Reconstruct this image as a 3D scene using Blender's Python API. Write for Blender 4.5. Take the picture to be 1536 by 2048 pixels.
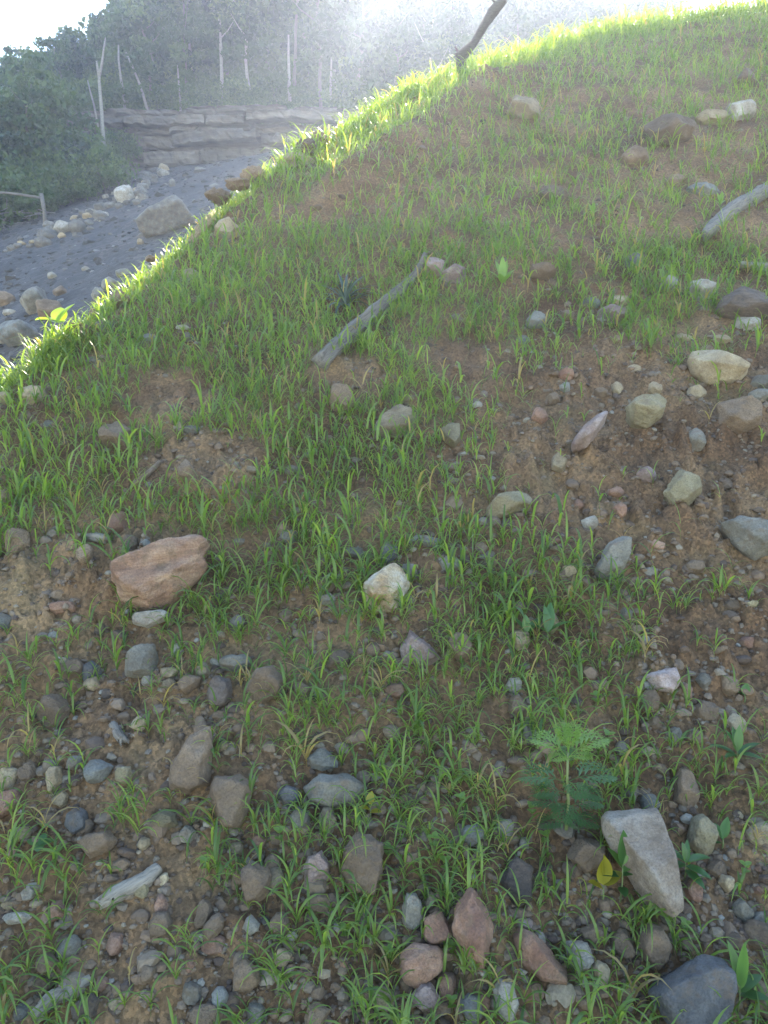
import bpy, math, random
import numpy as np
from mathutils import Vector, Matrix
R = math.radians
random.seed(7)
rng = np.random.default_rng(7)
scene = bpy.context.scene
for o in list(bpy.data.objects):
    bpy.data.objects.remove(o)
COL = scene.collection

# ------------------------------------------------------------------ camera, sky, sun, exposure
PITCH = 13.0
FPX = 1540.0
cam_d = bpy.data.cameras.new('camera')
cam = bpy.data.objects.new('camera', cam_d)
COL.objects.link(cam)
cam_d.sensor_fit = 'HORIZONTAL'
cam_d.sensor_width = 36.0
cam_d.lens = 36.0 * FPX / 1536.0
cam_d.clip_start = 0.05
cam_d.clip_end = 1500.0
cam.location = (0, 0, 0)
cam.rotation_euler = (R(90 - PITCH), 0, 0)
scene.camera = cam

SUN_EL, SUN_AZ = R(25), R(3.5)
sun_dir = Vector((math.sin(SUN_AZ) * math.cos(SUN_EL), math.cos(SUN_AZ) * math.cos(SUN_EL), math.sin(SUN_EL)))
world = bpy.data.worlds.new('World')
scene.world = world
world.use_nodes = True
wn = world.node_tree
sky = wn.nodes.new('ShaderNodeTexSky')
sky.sky_type = 'NISHITA'
sky.sun_disc = False
sky.sun_elevation = SUN_EL
sky.sun_rotation = SUN_AZ
sky.air_density = 1.0
sky.dust_density = 0.1
sky.ozone_density = 1.5
bg = wn.nodes['Background']
bg.inputs['Strength'].default_value = 0.15
wn.links.new(sky.outputs[0], bg.inputs['Color'])
sun_d = bpy.data.lights.new('sun', 'SUN')
sun_d.energy = 5.0
sun_d.angle = R(0.6)
sun_d.color = (1.0, 0.93, 0.78)
sun = bpy.data.objects.new('sun', sun_d)
COL.objects.link(sun)
sun.location = (4, 60, 28)
sun.rotation_euler = sun_dir.to_track_quat('Z', 'Y').to_euler()
HAZE_DENSITY = 0.0013
scene.view_settings.view_transform = 'Standard'
scene.view_settings.look = 'None'
scene.view_settings.exposure = 2.6
scene.view_settings.use_white_balance = True
scene.view_settings.white_balance_temperature = 6900
scene.view_settings.gamma = 1.0
scene.view_settings.use_curve_mapping = False
scene.render.engine = 'CYCLES'
cy = scene.cycles
cy.max_bounces = 8
cy.diffuse_bounces = 3
cy.glossy_bounces = 2
cy.transmission_bounces = 4
cy.transparent_max_bounces = 8
cy.volume_bounces = 1
cy.use_denoising = True

# ------------------------------------------------------------------ noise
T2 = np.random.default_rng(1).random((256, 256))
T3 = np.random.default_rng(2).random((64, 64, 64))

def vn(x, y, seed=0):
    xi = np.floor(x).astype(int); yi = np.floor(y).astype(int)
    fx = x - xi; fy = y - yi
    fx = fx * fx * (3 - 2 * fx); fy = fy * fy * (3 - 2 * fy)
    a = (xi + seed * 37) & 255; b = (yi + seed * 91) & 255
    a1 = (a + 1) & 255; b1 = (b + 1) & 255
    return ((T2[a, b] * (1 - fx) + T2[a1, b] * fx) * (1 - fy) + (T2[a, b1] * (1 - fx) + T2[a1, b1] * fx) * fy)

def fbm(x, y, oct=4, seed=0):
    s = 0; amp = 1; tot = 0
    for k in range(oct):
        s = s + amp * (vn(x * 2 ** k + 13.7 * k, y * 2 ** k + 5.3 * k, seed + k) - .5)
        tot += amp; amp *= .5
    return s / tot

def vn3(p, seed=0):
    i = np.floor(p).astype(int); f = p - i
    f = f * f * (3 - 2 * f)
    a = (i[:, 0] + seed * 17) & 63; b = (i[:, 1] + seed * 29) & 63; c = (i[:, 2] + seed * 41) & 63
    a1 = (a + 1) & 63; b1 = (b + 1) & 63; c1 = (c + 1) & 63
    x, y, z = f[:, 0], f[:, 1], f[:, 2]
    def L(u, v, t): return u * (1 - t) + v * t
    return L(L(L(T3[a, b, c], T3[a1, b, c], x), L(T3[a, b1, c], T3[a1, b1, c], x), y),
             L(L(T3[a, b, c1], T3[a1, b, c1], x), L(T3[a, b1, c1], T3[a1, b1, c1], x), y), z) - .5

def fbm3(p, oct=3, seed=0):
    s = 0; amp = 1
    for k in range(oct):
        s = s + amp * vn3(p * 2 ** k + 3.1 * k, seed + k); amp *= .5
    return s

def sstep(a, b, x):
    t = np.clip((x - a) / (b - a), 0, 1)
    return t * t * (3 - 2 * t)

# ------------------------------------------------------------------ terrain height functions (metres, eye of the camera at z = 0)
CREST = np.array([(-5, -1.5), (-3.0, 2.0), (-2.30, 3.39), (-2.04, 4.14), (-1.89, 4.45), (-1.73, 4.85), (-1.48, 5.76), (-1.14, 6.53),
                  (-0.88, 7.06), (-0.33, 8.05), (0.45, 9.40), (1.40, 10.32), (2.93, 11.65), (4.57, 12.47), (5.77, 12.99),
                  (8.22, 13.82), (14, 15.6), (26, 18.5)], float)

def crest_sd(x, y):
    best = np.full(np.shape(x), 1e9); sgn = np.ones(np.shape(x))
    for (ax, ay), (bx, by) in zip(CREST[:-1], CREST[1:]):
        dx, dy = bx - ax, by - ay
        t = np.clip(((x - ax) * dx + (y - ay) * dy) / (dx * dx + dy * dy), 0, 1)
        qx, qy = x - ax - t * dx, y - ay - t * dy
        d = np.hypot(qx, qy)
        s = np.where(dx * (y - ay) - dy * (x - ax) > 0, 1.0, -1.0)
        m = d < best - 1e-9
        best = np.where(m, d, best); sgn = np.where(m, s, sgn)
    return best * sgn

def softplus(v): return np.where(v > 30, v, np.log1p(np.exp(np.minimum(v, 30))))

def mound(x, y):
    x = np.asarray(x, float); y = np.asarray(y, float)
    s = crest_sd(x, y)
    z = .57 * y - 2.57
    z = -1.95 + softplus((z + 1.95) / .12) * .12
    wd = .15 + .33 * sstep(7, 10, y)
    z = z - softplus((s + .10) / wd) * wd * 1.15 + .20 * sstep(7, 10, y) * np.exp(-np.maximum(-s, 0) / 2.0) * 1.15
    # long low swells, a shoulder just below the crest and a gully
    z = z + .16 * fbm(x * .9 + 4, y * .9, 2, 3) * sstep(1.2, 3, y)
    z = z + .22 * np.exp(-((s + .80 + .12 * np.sin(y * 1.1)) / .22) ** 2) * sstep(5.2, 6.5, y) * (1 - sstep(8.8, 9.8, y))
    z = z + .05 * np.exp(-((s + .16) / .12) ** 2)
    return z

BARE = [(1.25, 3.45, .85, .75, 1.0), (-.80, 3.42, .34, .22, 1.0), (-1.05, 3.85, .24, .24, .9), (-1.3, 2.75, .42, .3, .8), (-.2, 4.05, .26, .22, .9),
        (1.3, 2.5, .6, .35, .7), (.45, 4.1, .4, .3, .6), (-.9, 2.95, .25, .12, .9), (2.1, 4.0, .5, .45, .8), (-.9, 2.3, .3, .2, .5)]

def bare(x, y):
    m = 0
    for cx, cy_, rx, ry, a in BARE:
        m = np.maximum(m, a * np.exp(-(((x - cx) / rx) ** 2 + ((y - cy_) / ry) ** 2) ** 1.5))
    return m

def ground(x, y):
    x = np.asarray(x, float); y = np.asarray(y, float)
    z = mound(x, y)
    b = bare(x, y)
    n1 = fbm(x * 4.2, y * 4.2, 3, 11)
    n2 = fbm(x * 13, y * 11, 3, 23)
    n3 = vn(x * 42, y * 34, 31); n4 = vn(x * 75 + 3, y * 62, 37)
    z = z + .090 * n1 + .060 * n2
    lump = np.maximum(n3 - .45, 0) ** 1.0
    z = z + (.030 + .05 * b) * lump + (.012 + .012 * b) * n4
    n5 = vn(x * 24, y * 9, 41); n6 = vn(x * 11, y * 5, 43)
    z = z + b * (.13 * np.maximum(n5 - .5, 0) + .10 * np.maximum(n6 - .5, 0))
    return z

def valley(x, y):
    x = np.asarray(x, float); y = np.asarray(y, float)
    c = np.clip(.3 - .16 * (y - 10) / 40, .12, .32)
    xx = np.clip(x, -27, -3)
    z = -.15 + .304 * (np.minimum(y, 32) - 10) + .235 * (np.clip(y, 32, 51) - 32) + c * (xx + 5)
    z = z - .62 * np.clip(x + 3, 0, 10) * sstep(14, 40, y) - .10 * np.clip(x + 3, 0, 12) * (1 - sstep(14, 40, y))
    z = z + .5 * fbm(x * .22, y * .22, 3, 51) + .22 * fbm(x * .8, y * .8, 3, 57) + .25 * np.abs(fbm(x * .5 + y * .25, y * .22, 3, 58))
    return z

def cliff_y(x): return 50 + .35 * np.sin(x * .35 + 1) + .12 * np.sin(x * 1.3) + np.where(x < -19, (-19 - x) * -1.1, 0)

def backland(x, y):
    x = np.asarray(x, float); y = np.asarray(y, float)
    v = valley(x, y)
    top = 12.9 + .20 * (y - 51) - .55 * np.clip(x + 1, 0, 9) + .5 * fbm(x * .15, y * .15, 2, 61)
    left = sstep(-24, -20, x)
    top = top * left + (v + .4) * (1 - left)
    t = sstep(0.2, 1.1, y - cliff_y(x))
    return np.maximum(v * (1 - t) + top * t, np.where(y > 49, -99, -99))

p_ = R(PITCH)
def ray(px, py):
    u = (px - 768) / FPX; v = -(py - 1024) / FPX
    return np.array([u, math.cos(p_) + v * math.sin(p_), -math.sin(p_) + v * math.cos(p_)])

TS = np.geomspace(1.0, 140, 1500)
TN = np.geomspace(1.3, 18, 900)
def hit(px, py, fn=None, far=False):
    """first point of the ground seen in a direction from the eye; returns (point, depth)"""
    d = ray(px, py)
    T_ = TS if far else TN
    P = T_[:, None] * d[None]
    if far: g = backland(P[:, 0], P[:, 1])
    else: g = ground(P[:, 0], P[:, 1])
    if far: ok = (P[:, 2] < g) & (P[:, 1] > 7)
    else: ok = (P[:, 2] < g) & (crest_sd(P[:, 0], P[:, 1]) < .6)
    k = np.argmax(ok)
    if not ok.any():
        return (None, None) if py > 1500 or py < 0 else hit(px, py + 6, fn, far)
    t = T_[k]
    return t * d, t

# ------------------------------------------------------------------ mesh helpers
def link(o, parent=None):
    COL.objects.link(o)
    if parent is not None: o.parent = parent
    return o

def tag(o, label=None, cat=None, group=None, kind=None):
    if label: o['label'] = label
    if cat: o['category'] = cat
    if group: o['group'] = group
    if kind: o['kind'] = kind
    return o

def make_mesh(name, V, F, mat=None, smooth=True, col=None):
    V = np.asarray(V, np.float32); F = np.asarray(F, np.int32)
    me = bpy.data.meshes.new(name)
    n = F.shape[1]
    me.vertices.add(len(V)); me.vertices.foreach_set('co', V.ravel())
    me.loops.add(F.size); me.loops.foreach_set('vertex_index', F.ravel())
    me.polygons.add(len(F)); me.polygons.foreach_set('loop_start', np.arange(0, F.size, n, dtype=np.int32))
    try: me.polygons.foreach_set('loop_total', np.full(len(F), n, np.int32))
    except Exception: pass
    me.polygons.foreach_set('use_smooth', np.full(len(F), smooth, bool))
    me.update(calc_edges=True)
    if col is not None:
        a = me.attributes.new('tint', 'FLOAT_COLOR', 'POINT')
        c = np.ones((len(V), 4), np.float32); c[:, :col.shape[1]] = col
        a.data.foreach_set('color', c.ravel())
    if mat: me.materials.append(mat)
    return me

def mesh_obj(name, V, F, mat=None, parent=None, smooth=True, col=None, loc=(0, 0, 0)):
    o = bpy.data.objects.new(name, make_mesh(name, V, F, mat, smooth, col))
    o.location = loc
    return link(o, parent)

def empty(name, loc, rz=0, scale=1):
    o = bpy.data.objects.new(name, None)
    o.empty_display_size = .1
    o.location = loc; o.rotation_euler = (0, 0, rz); o.scale = (scale,) * 3
    return link(o)

class Soup:
    """collects triangles or quads"""
    def __init__(s): s.V = []; s.F = []; s.C = []; s.n = 0
    def add(s, V, F, C=None):
        s.V.append(np.asarray(V, float)); s.F.append(np.asarray(F, int) + s.n); s.n += len(V)
        if C is not None: s.C.append(np.broadcast_to(np.asarray(C, float), (len(V), 3)))
    def arr(s):
        return np.concatenate(s.V), np.concatenate(s.F), (np.concatenate(s.C) if s.C else None)
    def obj(s, name, mat, parent=None, smooth=True, loc=(0, 0, 0)):
        V, F, C = s.arr()
        return mesh_obj(name, V, F, mat, parent, smooth, C, loc)

def ico(sub):
    t = (1 + 5 ** .5) / 2
    v = [(-1, t, 0), (1, t, 0), (-1, -t, 0), (1, -t, 0), (0, -1, t), (0, 1, t), (0, -1, -t), (0, 1, -t), (t, 0, -1), (t, 0, 1), (-t, 0, -1), (-t, 0, 1)]
    f = [(0, 11, 5), (0, 5, 1), (0, 1, 7), (0, 7, 10), (0, 10, 11), (1, 5, 9), (5, 11, 4), (11, 10, 2), (10, 7, 6), (7, 1, 8),
         (3, 9, 4), (3, 4, 2), (3, 2, 6), (3, 6, 8), (3, 8, 9), (4, 9, 5), (2, 4, 11), (6, 2, 10), (8, 6, 7), (9, 8, 1)]
    v = [np.array(q, float) / np.linalg.norm(q) for q in v]
    for _ in range(sub):
        cache = {}; nf = []
        def mid(a, b):
            k = (min(a, b), max(a, b))
            if k not in cache:
                m = v[a] + v[b]; v.append(m / np.linalg.norm(m)); cache[k] = len(v) - 1
            return cache[k]
        for a, b, c in f:
            ab, bc, ca = mid(a, b), mid(b, c), mid(c, a)
            nf += [(a, ab, ca), (b, bc, ab), (c, ca, bc), (ab, bc, ca)]
        f = nf
    return np.array(v), np.array(f)
ICO = {k: ico(k) for k in range(0, 6)}

def tube(P, rad, n=8, wob=0, seed=0, cap=True):
    """swept tube of quads along points P"""
    P = np.asarray(P, float); rad = np.broadcast_to(np.asarray(rad, float), (len(P),))
    T = np.gradient(P, axis=0); T /= np.linalg.norm(T, axis=1)[:, None]
    ref = np.array([0, 0, 1.0]) if abs(T[0][2]) < .8 else np.array([1.0, 0, 0])
    V = []; a = np.linspace(0, 2 * np.pi, n, endpoint=False)
    r2 = np.random.default_rng(seed)
    prof = 1 + wob * r2.normal(size=n)
    for i in range(len(P)):
        s = np.cross(T[i], ref); s /= np.linalg.norm(s); u = np.cross(s, T[i])
        q = prof * (1 + .35 * wob * r2.normal(size=n))
        V.append(P[i] + rad[i] * q[:, None] * (np.cos(a)[:, None] * s + np.sin(a)[:, None] * u))
    V = np.concatenate(V); F = []
    for i in range(len(P) - 1):
        for k in range(n):
            F.append((i * n + k, i * n + (k + 1) % n, (i + 1) * n + (k + 1) % n, (i + 1) * n + k))
    if cap:
        for base, pt in ((0, P[0]), ((len(P) - 1) * n, P[-1])):
            V = np.vstack([V, pt[None]]); c = len(V) - 1
            for k in range(0, n, 2):
                q = (base + k, base + (k + 1) % n, base + (k + 2) % n, c)
                F.append(q if base else q[::-1])
    return V, np.array(F)

# ------------------------------------------------------------------ materials
def new_mat(name):
    m = bpy.data.materials.new(name); m.use_nodes = True
    nt = m.node_tree
    return m, nt, nt.nodes, nt.links, nt.nodes['Principled BSDF']

def N(nodes, t, **kw):
    n = nodes.new(t)
    for k, v in kw.items():
        if k in n.inputs: n.inputs[k].default_value = v
        else: setattr(n, k, v)
    return n

def noise_node(nodes, links, co, scale, detail=4, rough=.6):
    n = nodes.new('ShaderNodeTexNoise'); n.inputs['Scale'].default_value = scale
    n.inputs['Detail'].default_value = detail; n.inputs['Roughness'].default_value = rough
    links.new(co, n.inputs['Vector']); return n.outputs[0]

def ramp(nodes, links, fac, stops):
    r = nodes.new('ShaderNodeValToRGB'); e = r.color_ramp.elements
    while len(e) < len(stops): e.new(.5)
    for el, (p, c) in zip(e, stops):
        el.position = p; el.color = (*c, 1) if len(c) == 3 else c
    links.new(fac, r.inputs[0]); return r.outputs[0]

def mixc(nodes, links, fac, a, b, mode='MIX'):
    m = nodes.new('ShaderNodeMix'); m.data_type = 'RGBA'; m.blend_type = mode
    for s, v in ((0, fac), (6, a), (7, b)):
        if isinstance(v, (int, float)): m.inputs[s].default_value = v
        elif isinstance(v, tuple): m.inputs[s].default_value = (*v, 1)
        else: links.new(v, m.inputs[s])
    return m.outputs[2]

def mathn(nodes, links, op, a, b=None):
    m = nodes.new('ShaderNodeMath'); m.operation = op
    for i, v in ((0, a), (1, b)):
        if v is None: continue
        if isinstance(v, (int, float)): m.inputs[i].default_value = v
        else: links.new(v, m.inputs[i])
    return m.outputs[0]

def bump(nodes, links, h, strength, dist, prev=None):
    b = nodes.new('ShaderNodeBump'); b.inputs['Strength'].default_value = strength; b.inputs['Distance'].default_value = dist
    links.new(h, b.inputs['Height'])
    if prev is not None: links.new(prev, b.inputs['Normal'])
    return b.outputs[0]

def rock_mat(name, c1, c2, c3, bands=0, rough=.85, speck=.5, ang=0.0):
    m, nt, nd, ln, bs = new_mat(name)
    tc = nd.new('ShaderNodeTexCoord'); oi = nd.new('ShaderNodeObjectInfo')
    add = nd.new('ShaderNodeVectorMath'); add.operation = 'ADD'
    mul = nd.new('ShaderNodeVectorMath'); mul.operation = 'SCALE'; mul.inputs['Scale'].default_value = 7.0
    cx = nd.new('ShaderNodeCombineXYZ')
    for i in range(3): ln.new(oi.outputs['Random'], cx.inputs[i])
    ln.new(cx.outputs[0], mul.inputs[0]); ln.new(tc.outputs['Object'], add.inputs[0]); ln.new(mul.outputs[0], add.inputs[1])
    co = add.outputs[0]
    big = noise_node(nd, ln, co, 9, 5, .65)
    col = ramp(nd, ln, big, [(.32, c1), (.52, c2), (.70, c3)])
    if bands:
        mp = nd.new('ShaderNodeMapping'); mp.inputs['Rotation'].default_value = (0, ang, 0); mp.inputs['Scale'].default_value = (.5, .5, 3.2)
        ln.new(co, mp.inputs['Vector'])
        bn = noise_node(nd, ln, mp.outputs[0], bands, 6, .7)
        bc = ramp(nd, ln, bn, [(.35, tuple(v * .55 for v in c1)), (.5, c2), (.62, tuple(min(1, v * 1.25) for v in c3))])
        col = mixc(nd, ln, .38, col, bc)
    fine = noise_node(nd, ln, co, 160, 3, .7)
    sp = ramp(nd, ln, fine, [(.33, (.45, .44, .42)), (.5, (1, 1, 1)), (.72, (1.45, 1.42, 1.35))])
    col = mixc(nd, ln, speck, col, mixc(nd, ln, 1.0, col, sp, 'MULTIPLY'))
    # dried mud stuck on in patches
    md = noise_node(nd, ln, co, 22, 4, .6)
    mk = ramp(nd, ln, md, [(.52, (0, 0, 0)), (.66, (.55, .55, .55))])
    col = mixc(nd, ln, mk, col, (.17, .115, .07))
    hs = nd.new('ShaderNodeHueSaturation'); ln.new(col, hs.inputs['Color'])
    ln.new(mathn(nd, ln, 'ADD', mathn(nd, ln, 'MULTIPLY', oi.outputs['Random'], .5), .75), hs.inputs['Value'])
    ln.new(hs.outputs[0], bs.inputs['Base Color'])
    bs.inputs['Roughness'].default_value = rough
    b1 = bump(nd, ln, noise_node(nd, ln, co, 26, 9, .72), .9, .035)
    b2 = bump(nd, ln, fine, .6, .005, b1)
    vc = nd.new('ShaderNodeTexVoronoi'); vc.feature = 'DISTANCE_TO_EDGE'; vc.inputs['Scale'].default_value = 11
    wob = nd.new('ShaderNodeVectorMath'); wob.operation = 'ADD'
    wsc = nd.new('ShaderNodeVectorMath'); wsc.operation = 'SCALE'; wsc.inputs['Scale'].default_value = .12
    nz = nd.new('ShaderNodeTexNoise'); nz.inputs['Scale'].default_value = 9; ln.new(co, nz.inputs['Vector'])
    ln.new(nz.outputs['Color'], wsc.inputs[0]); ln.new(co, wob.inputs[0]); ln.new(wsc.outputs[0], wob.inputs[1]); ln.new(wob.outputs[0], vc.inputs['Vector'])
    ck = ramp(nd, ln, vc.outputs['Distance'], [(0, (0, 0, 0)), (.035, (1, 1, 1))])
    b2 = bump(nd, ln, ck, .35, .008, b2)
    if bands: b2 = bump(nd, ln, bn, .45, .012, b2)
    ln.new(b2, bs.inputs['Normal'])
    return m

RM = {
    'tan': rock_mat('tan_sandstone', (.20, .15, .09), (.31, .24, .145), (.40, .325, .21)),
    'olive': rock_mat('olive_sandstone', (.15, .12, .065), (.235, .195, .11), (.30, .255, .155)),
    'red': rock_mat('red_sandstone', (.15, .075, .05), (.25, .14, .09), (.33, .205, .14)),
    'layer': rock_mat('layered_red_sandstone', (.19, .10, .065), (.32, .185, .115), (.46, .31, .20), bands=13, ang=.55),
    'brown': rock_mat('brown_siltstone', (.115, .077, .048), (.19, .13, .08), (.26, .185, .12)),
    'dark': rock_mat('dark_brown_shale', (.06, .046, .037), (.105, .078, .06), (.16, .12, .092), bands=22, ang=.9),
    'grey': rock_mat('grey_limestone', (.118, .104, .080), (.20, .18, .14), (.285, .26, .21)),
    'blue': rock_mat('blue_grey_shale', (.112, .110, .096), (.178, .174, .15), (.255, .25, .22)),
    'slate': rock_mat('dark_slate', (.058, .056, .054), (.096, .094, .092), (.165, .162, .158)),
    'pale': rock_mat('pale_limestone', (.20, .175, .135), (.33, .295, .24), (.44, .405, .345)),
    'ochre': rock_mat('white_and_ochre_rock', (.28, .17, .075), (.43, .34, .22), (.54, .50, .43)),
    'pink': rock_mat('pink_sandstone', (.20, .13, .105), (.30, .215, .18), (.42, .345, .31)),
    'buff': rock_mat('buff_pink_sandstone', (.23, .165, .115), (.37, .295, .22), (.47, .41, .34)),
    'quarrygrey': rock_mat('grey_quarry_stone', (.075, .069, .06), (.125, .115, .10), (.19, .175, .155)),
    'clay': rock_mat('clay_lump', (.13, .088, .054), (.19, .13, .08), (.25, .178, .112), speck=.8),
}

def soil_material():
    m, nt, nd, ln, bs = new_mat('brown_clay_soil')
    tc = nd.new('ShaderNodeTexCoord'); co = tc.outputs['Object']
    a = noise_node(nd, ln, co, 1.6, 6, .65)
    col = ramp(nd, ln, a, [(.30, (.092, .053, .030)), (.48, (.165, .099, .053)), (.68, (.255, .165, .088))])
    v = nd.new('ShaderNodeTexVoronoi'); v.inputs['Scale'].default_value = 95; ln.new(co, v.inputs['Vector'])
    sp = ramp(nd, ln, v.outputs['Color'], [(.15, (.42, .40, .38)), (.5, (1, 1, 1)), (.85, (1.75, 1.62, 1.48))])
    col = mixc(nd, ln, .55, col, mixc(nd, ln, 1, col, sp, 'MULTIPLY'))
    f = noise_node(nd, ln, co, 85, 6, .75)
    fc = ramp(nd, ln, f, [(.3, (.55, .53, .52)), (.55, (1, 1, 1)), (.75, (1.35, 1.3, 1.25))])
    col = mixc(nd, ln, .8, col, mixc(nd, ln, 1, col, fc, 'MULTIPLY'))
    g = noise_node(nd, ln, co, 3.1, 5, .6)
    gm = ramp(nd, ln, g, [(.55, (0, 0, 0)), (.72, (.22, .22, .22))])
    col = mixc(nd, ln, gm, col, (.085, .10, .04))
    ln.new(col, bs.inputs['Base Color']); bs.inputs['Roughness'].default_value = .95
    bs.inputs['Specular IOR Level'].default_value = .25
    b = bump(nd, ln, noise_node(nd, ln, co, 40, 8, .75), .8, .02)
    b = bump(nd, ln, v.outputs['Distance'], -.5, .01, b)
    ln.new(b, bs.inputs['Normal'])
    return m
SOIL = soil_material()

def tinted(name, stops, rough=.9, bumpscale=120):
    """colour picked per stone from a ramp by its own random number"""
    m, nt, nd, ln, bs = new_mat(name)
    at = nd.new('ShaderNodeAttribute'); at.attribute_name = 'tint'
    sx = nd.new('ShaderNodeSeparateColor'); ln.new(at.outputs['Color'], sx.inputs[0])
    col = ramp(nd, ln, sx.outputs[0], stops)
    tc = nd.new('ShaderNodeTexCoord')
    n = noise_node(nd, ln, tc.outputs['Object'], bumpscale, 4, .7)
    k = ramp(nd, ln, n, [(.3, (.6, .6, .6)), (.55, (1, 1, 1)), (.75, (1.3, 1.3, 1.3))])
    ln.new(mixc(nd, ln, .8, col, mixc(nd, ln, 1, col, k, 'MULTIPLY')), bs.inputs['Base Color'])
    bs.inputs['Roughness'].default_value = rough
    ln.new(bump(nd, ln, n, .5, .5 / bumpscale), bs.inputs['Normal'])
    return m
GRAVEL = tinted('mixed_gravel', [(0, (.075, .050, .036)), (.3, (.13, .088, .056)), (.55, (.18, .118, .072)), (.7, (.15, .12, .088)), (.84, (.17, .12, .08)), (.95, (.21, .165, .11)), (1, (.25, .225, .18))])
QGRAVEL = tinted('grey_quarry_gravel', [(0, (.03, .028, .027)), (.5, (.055, .05, .046)), (.85, (.09, .083, .077)), (1, (.2, .185, .165))], bumpscale=20)

def leaf_material(name, dark, mid, light, trans=.4, rough=.42, tip=(.22, .26, .07)):
    m, nt, nd, ln, bs = new_mat(name)
    at = nd.new('ShaderNodeAttribute'); at.attribute_name = 'tint'
    sx = nd.new('ShaderNodeSeparateColor'); ln.new(at.outputs['Color'], sx.inputs[0])
    col = ramp(nd, ln, sx.outputs[0], [(0, dark), (.5, mid), (1, light)])
    tipm = ramp(nd, ln, sx.outputs[1], [(.75, (0, 0, 0)), (1, (.6, .6, .6))])
    col = mixc(nd, ln, tipm, col, tip)
    col = mixc(nd, ln, sx.outputs[2], col, (.27, .21, .10))
    ln.new(col, bs.inputs['Base Color']); bs.inputs['Roughness'].default_value = rough
    tr = nd.new('ShaderNodeBsdfTranslucent')
    g = mixc(nd, ln, 1.0, col, (2.3, 2.1, .8), 'MULTIPLY')
    ln.new(g, tr.inputs['Color'])
    mx = nd.new('ShaderNodeMixShader'); mx.inputs[0].default_value = trans
    ln.new(bs.outputs[0], mx.inputs[1]); ln.new(tr.outputs[0], mx.inputs[2])
    ln.new(mx.outputs[0], nd['Material Output'].inputs['Surface'])
    return m
GRASS = leaf_material('grass_blade', (.06, .115, .03), (.12, .195, .045), (.195, .265, .065), .52)
WEED = leaf_material('green_leaf', (.028, .075, .022), (.05, .12, .03), (.09, .18, .04), .38)
WEEDL = leaf_material('light_green_leaf', (.08, .16, .035), (.12, .21, .05), (.18, .28, .06), .45)
YELLOWLEAF = leaf_material('yellowing_leaf', (.16, .15, .02), (.24, .22, .025), (.32, .28, .03), .45, tip=(.3, .2, .04))
YUCCA = leaf_material('dark_strap_leaf', (.02, .038, .032), (.045, .075, .065), (.11, .15, .145), .2, rough=.3)
TREELEAF = leaf_material('tree_foliage', (.016, .034, .014), (.034, .066, .022), (.075, .115, .035), .22, rough=.6)
SHRUBLEAF = leaf_material('shrub_foliage', (.03, .055, .02), (.05, .085, .028), (.08, .12, .04), .35, rough=.6)

def wood_mat(name, c1, c2, scale=30):
    m, nt, nd, ln, bs = new_mat(name)
    tc = nd.new('ShaderNodeTexCoord')
    mp = nd.new('ShaderNodeMapping'); mp.inputs['Scale'].default_value = (.12, 1, 1); ln.new(tc.outputs['Object'], mp.inputs['Vector'])
    n = noise_node(nd, ln, mp.outputs[0], scale * 3, 6, .7)
    col = ramp(nd, ln, n, [(.3, c1), (.5, c2), (.7, tuple(v * 1.3 for v in c2))])
    ln.new(col, bs.inputs['Base Color']); bs.inputs['Roughness'].default_value = .85
    ln.new(bump(nd, ln, n, 1.0, .02), bs.inputs['Normal'])
    return m
WOOD = wood_mat('weathered_grey_wood', (.06, .051, .042), (.20, .174, .142))
WOODPALE = wood_mat('bare_pale_wood', (.10, .085, .068), (.30, .26, .205))
WOODBROWN = wood_mat('brown_rotten_wood', (.10, .065, .04), (.21, .145, .09))
WOODDARK = wood_mat('dark_dead_wood', (.03, .025, .022), (.07, .06, .05))
WOODORANGE = wood_mat('fresh_split_wood', (.20, .12, .06), (.42, .29, .16))
BARKP = wood_mat('pale_bark', (.11, .105, .095), (.21, .20, .175), 8)
BARK = wood_mat('grey_bark', (.06, .054, .047), (.12, .108, .09), 8)
STEM = new_mat('plant_stem'); STEM[4].inputs['Base Color'].default_value = (.12, .15, .05, 1); STEM[4].inputs['Roughness'].default_value = .6; STEM = STEM[0]
DRY = new_mat('dry_stalk'); DRY[4].inputs['Base Color'].default_value = (.36, .30, .19, 1); DRY[4].inputs['Roughness'].default_value = .8; DRY = DRY[0]

def cliff_material():
    m, nt, nd, ln, bs = new_mat('bedded_sandstone')
    tc = nd.new('ShaderNodeTexCoord'); co = tc.outputs['Object']
    mp = nd.new('ShaderNodeMapping'); mp.inputs['Scale'].default_value = (.25, .25, 2.2); ln.new(co, mp.inputs['Vector'])
    a = noise_node(nd, ln, mp.outputs[0], 1.3, 7, .68)
    col = ramp(nd, ln, a, [(.3, (.045, .037, .030)), (.48, (.105, .087, .068)), (.68, (.18, .15, .118))])
    b = noise_node(nd, ln, co, .5, 5, .6)
    col = mixc(nd, ln, ramp(nd, ln, b, [(.45, (0, 0, 0)), (.65, (.7, .7, .7))]), col, (.055, .049, .044))
    oi = nd.new('ShaderNodeObjectInfo'); hs = nd.new('ShaderNodeHueSaturation'); ln.new(col, hs.inputs['Color'])
    ln.new(mathn(nd, ln, 'ADD', mathn(nd, ln, 'MULTIPLY', oi.outputs['Random'], .4), .72), hs.inputs['Value'])
    ln.new(hs.outputs[0], bs.inputs['Base Color']); bs.inputs['Roughness'].default_value = .9
    ln.new(bump(nd, ln, a, .8, .15), bs.inputs['Normal'])
    return m
CLIFF = cliff_material()

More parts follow.
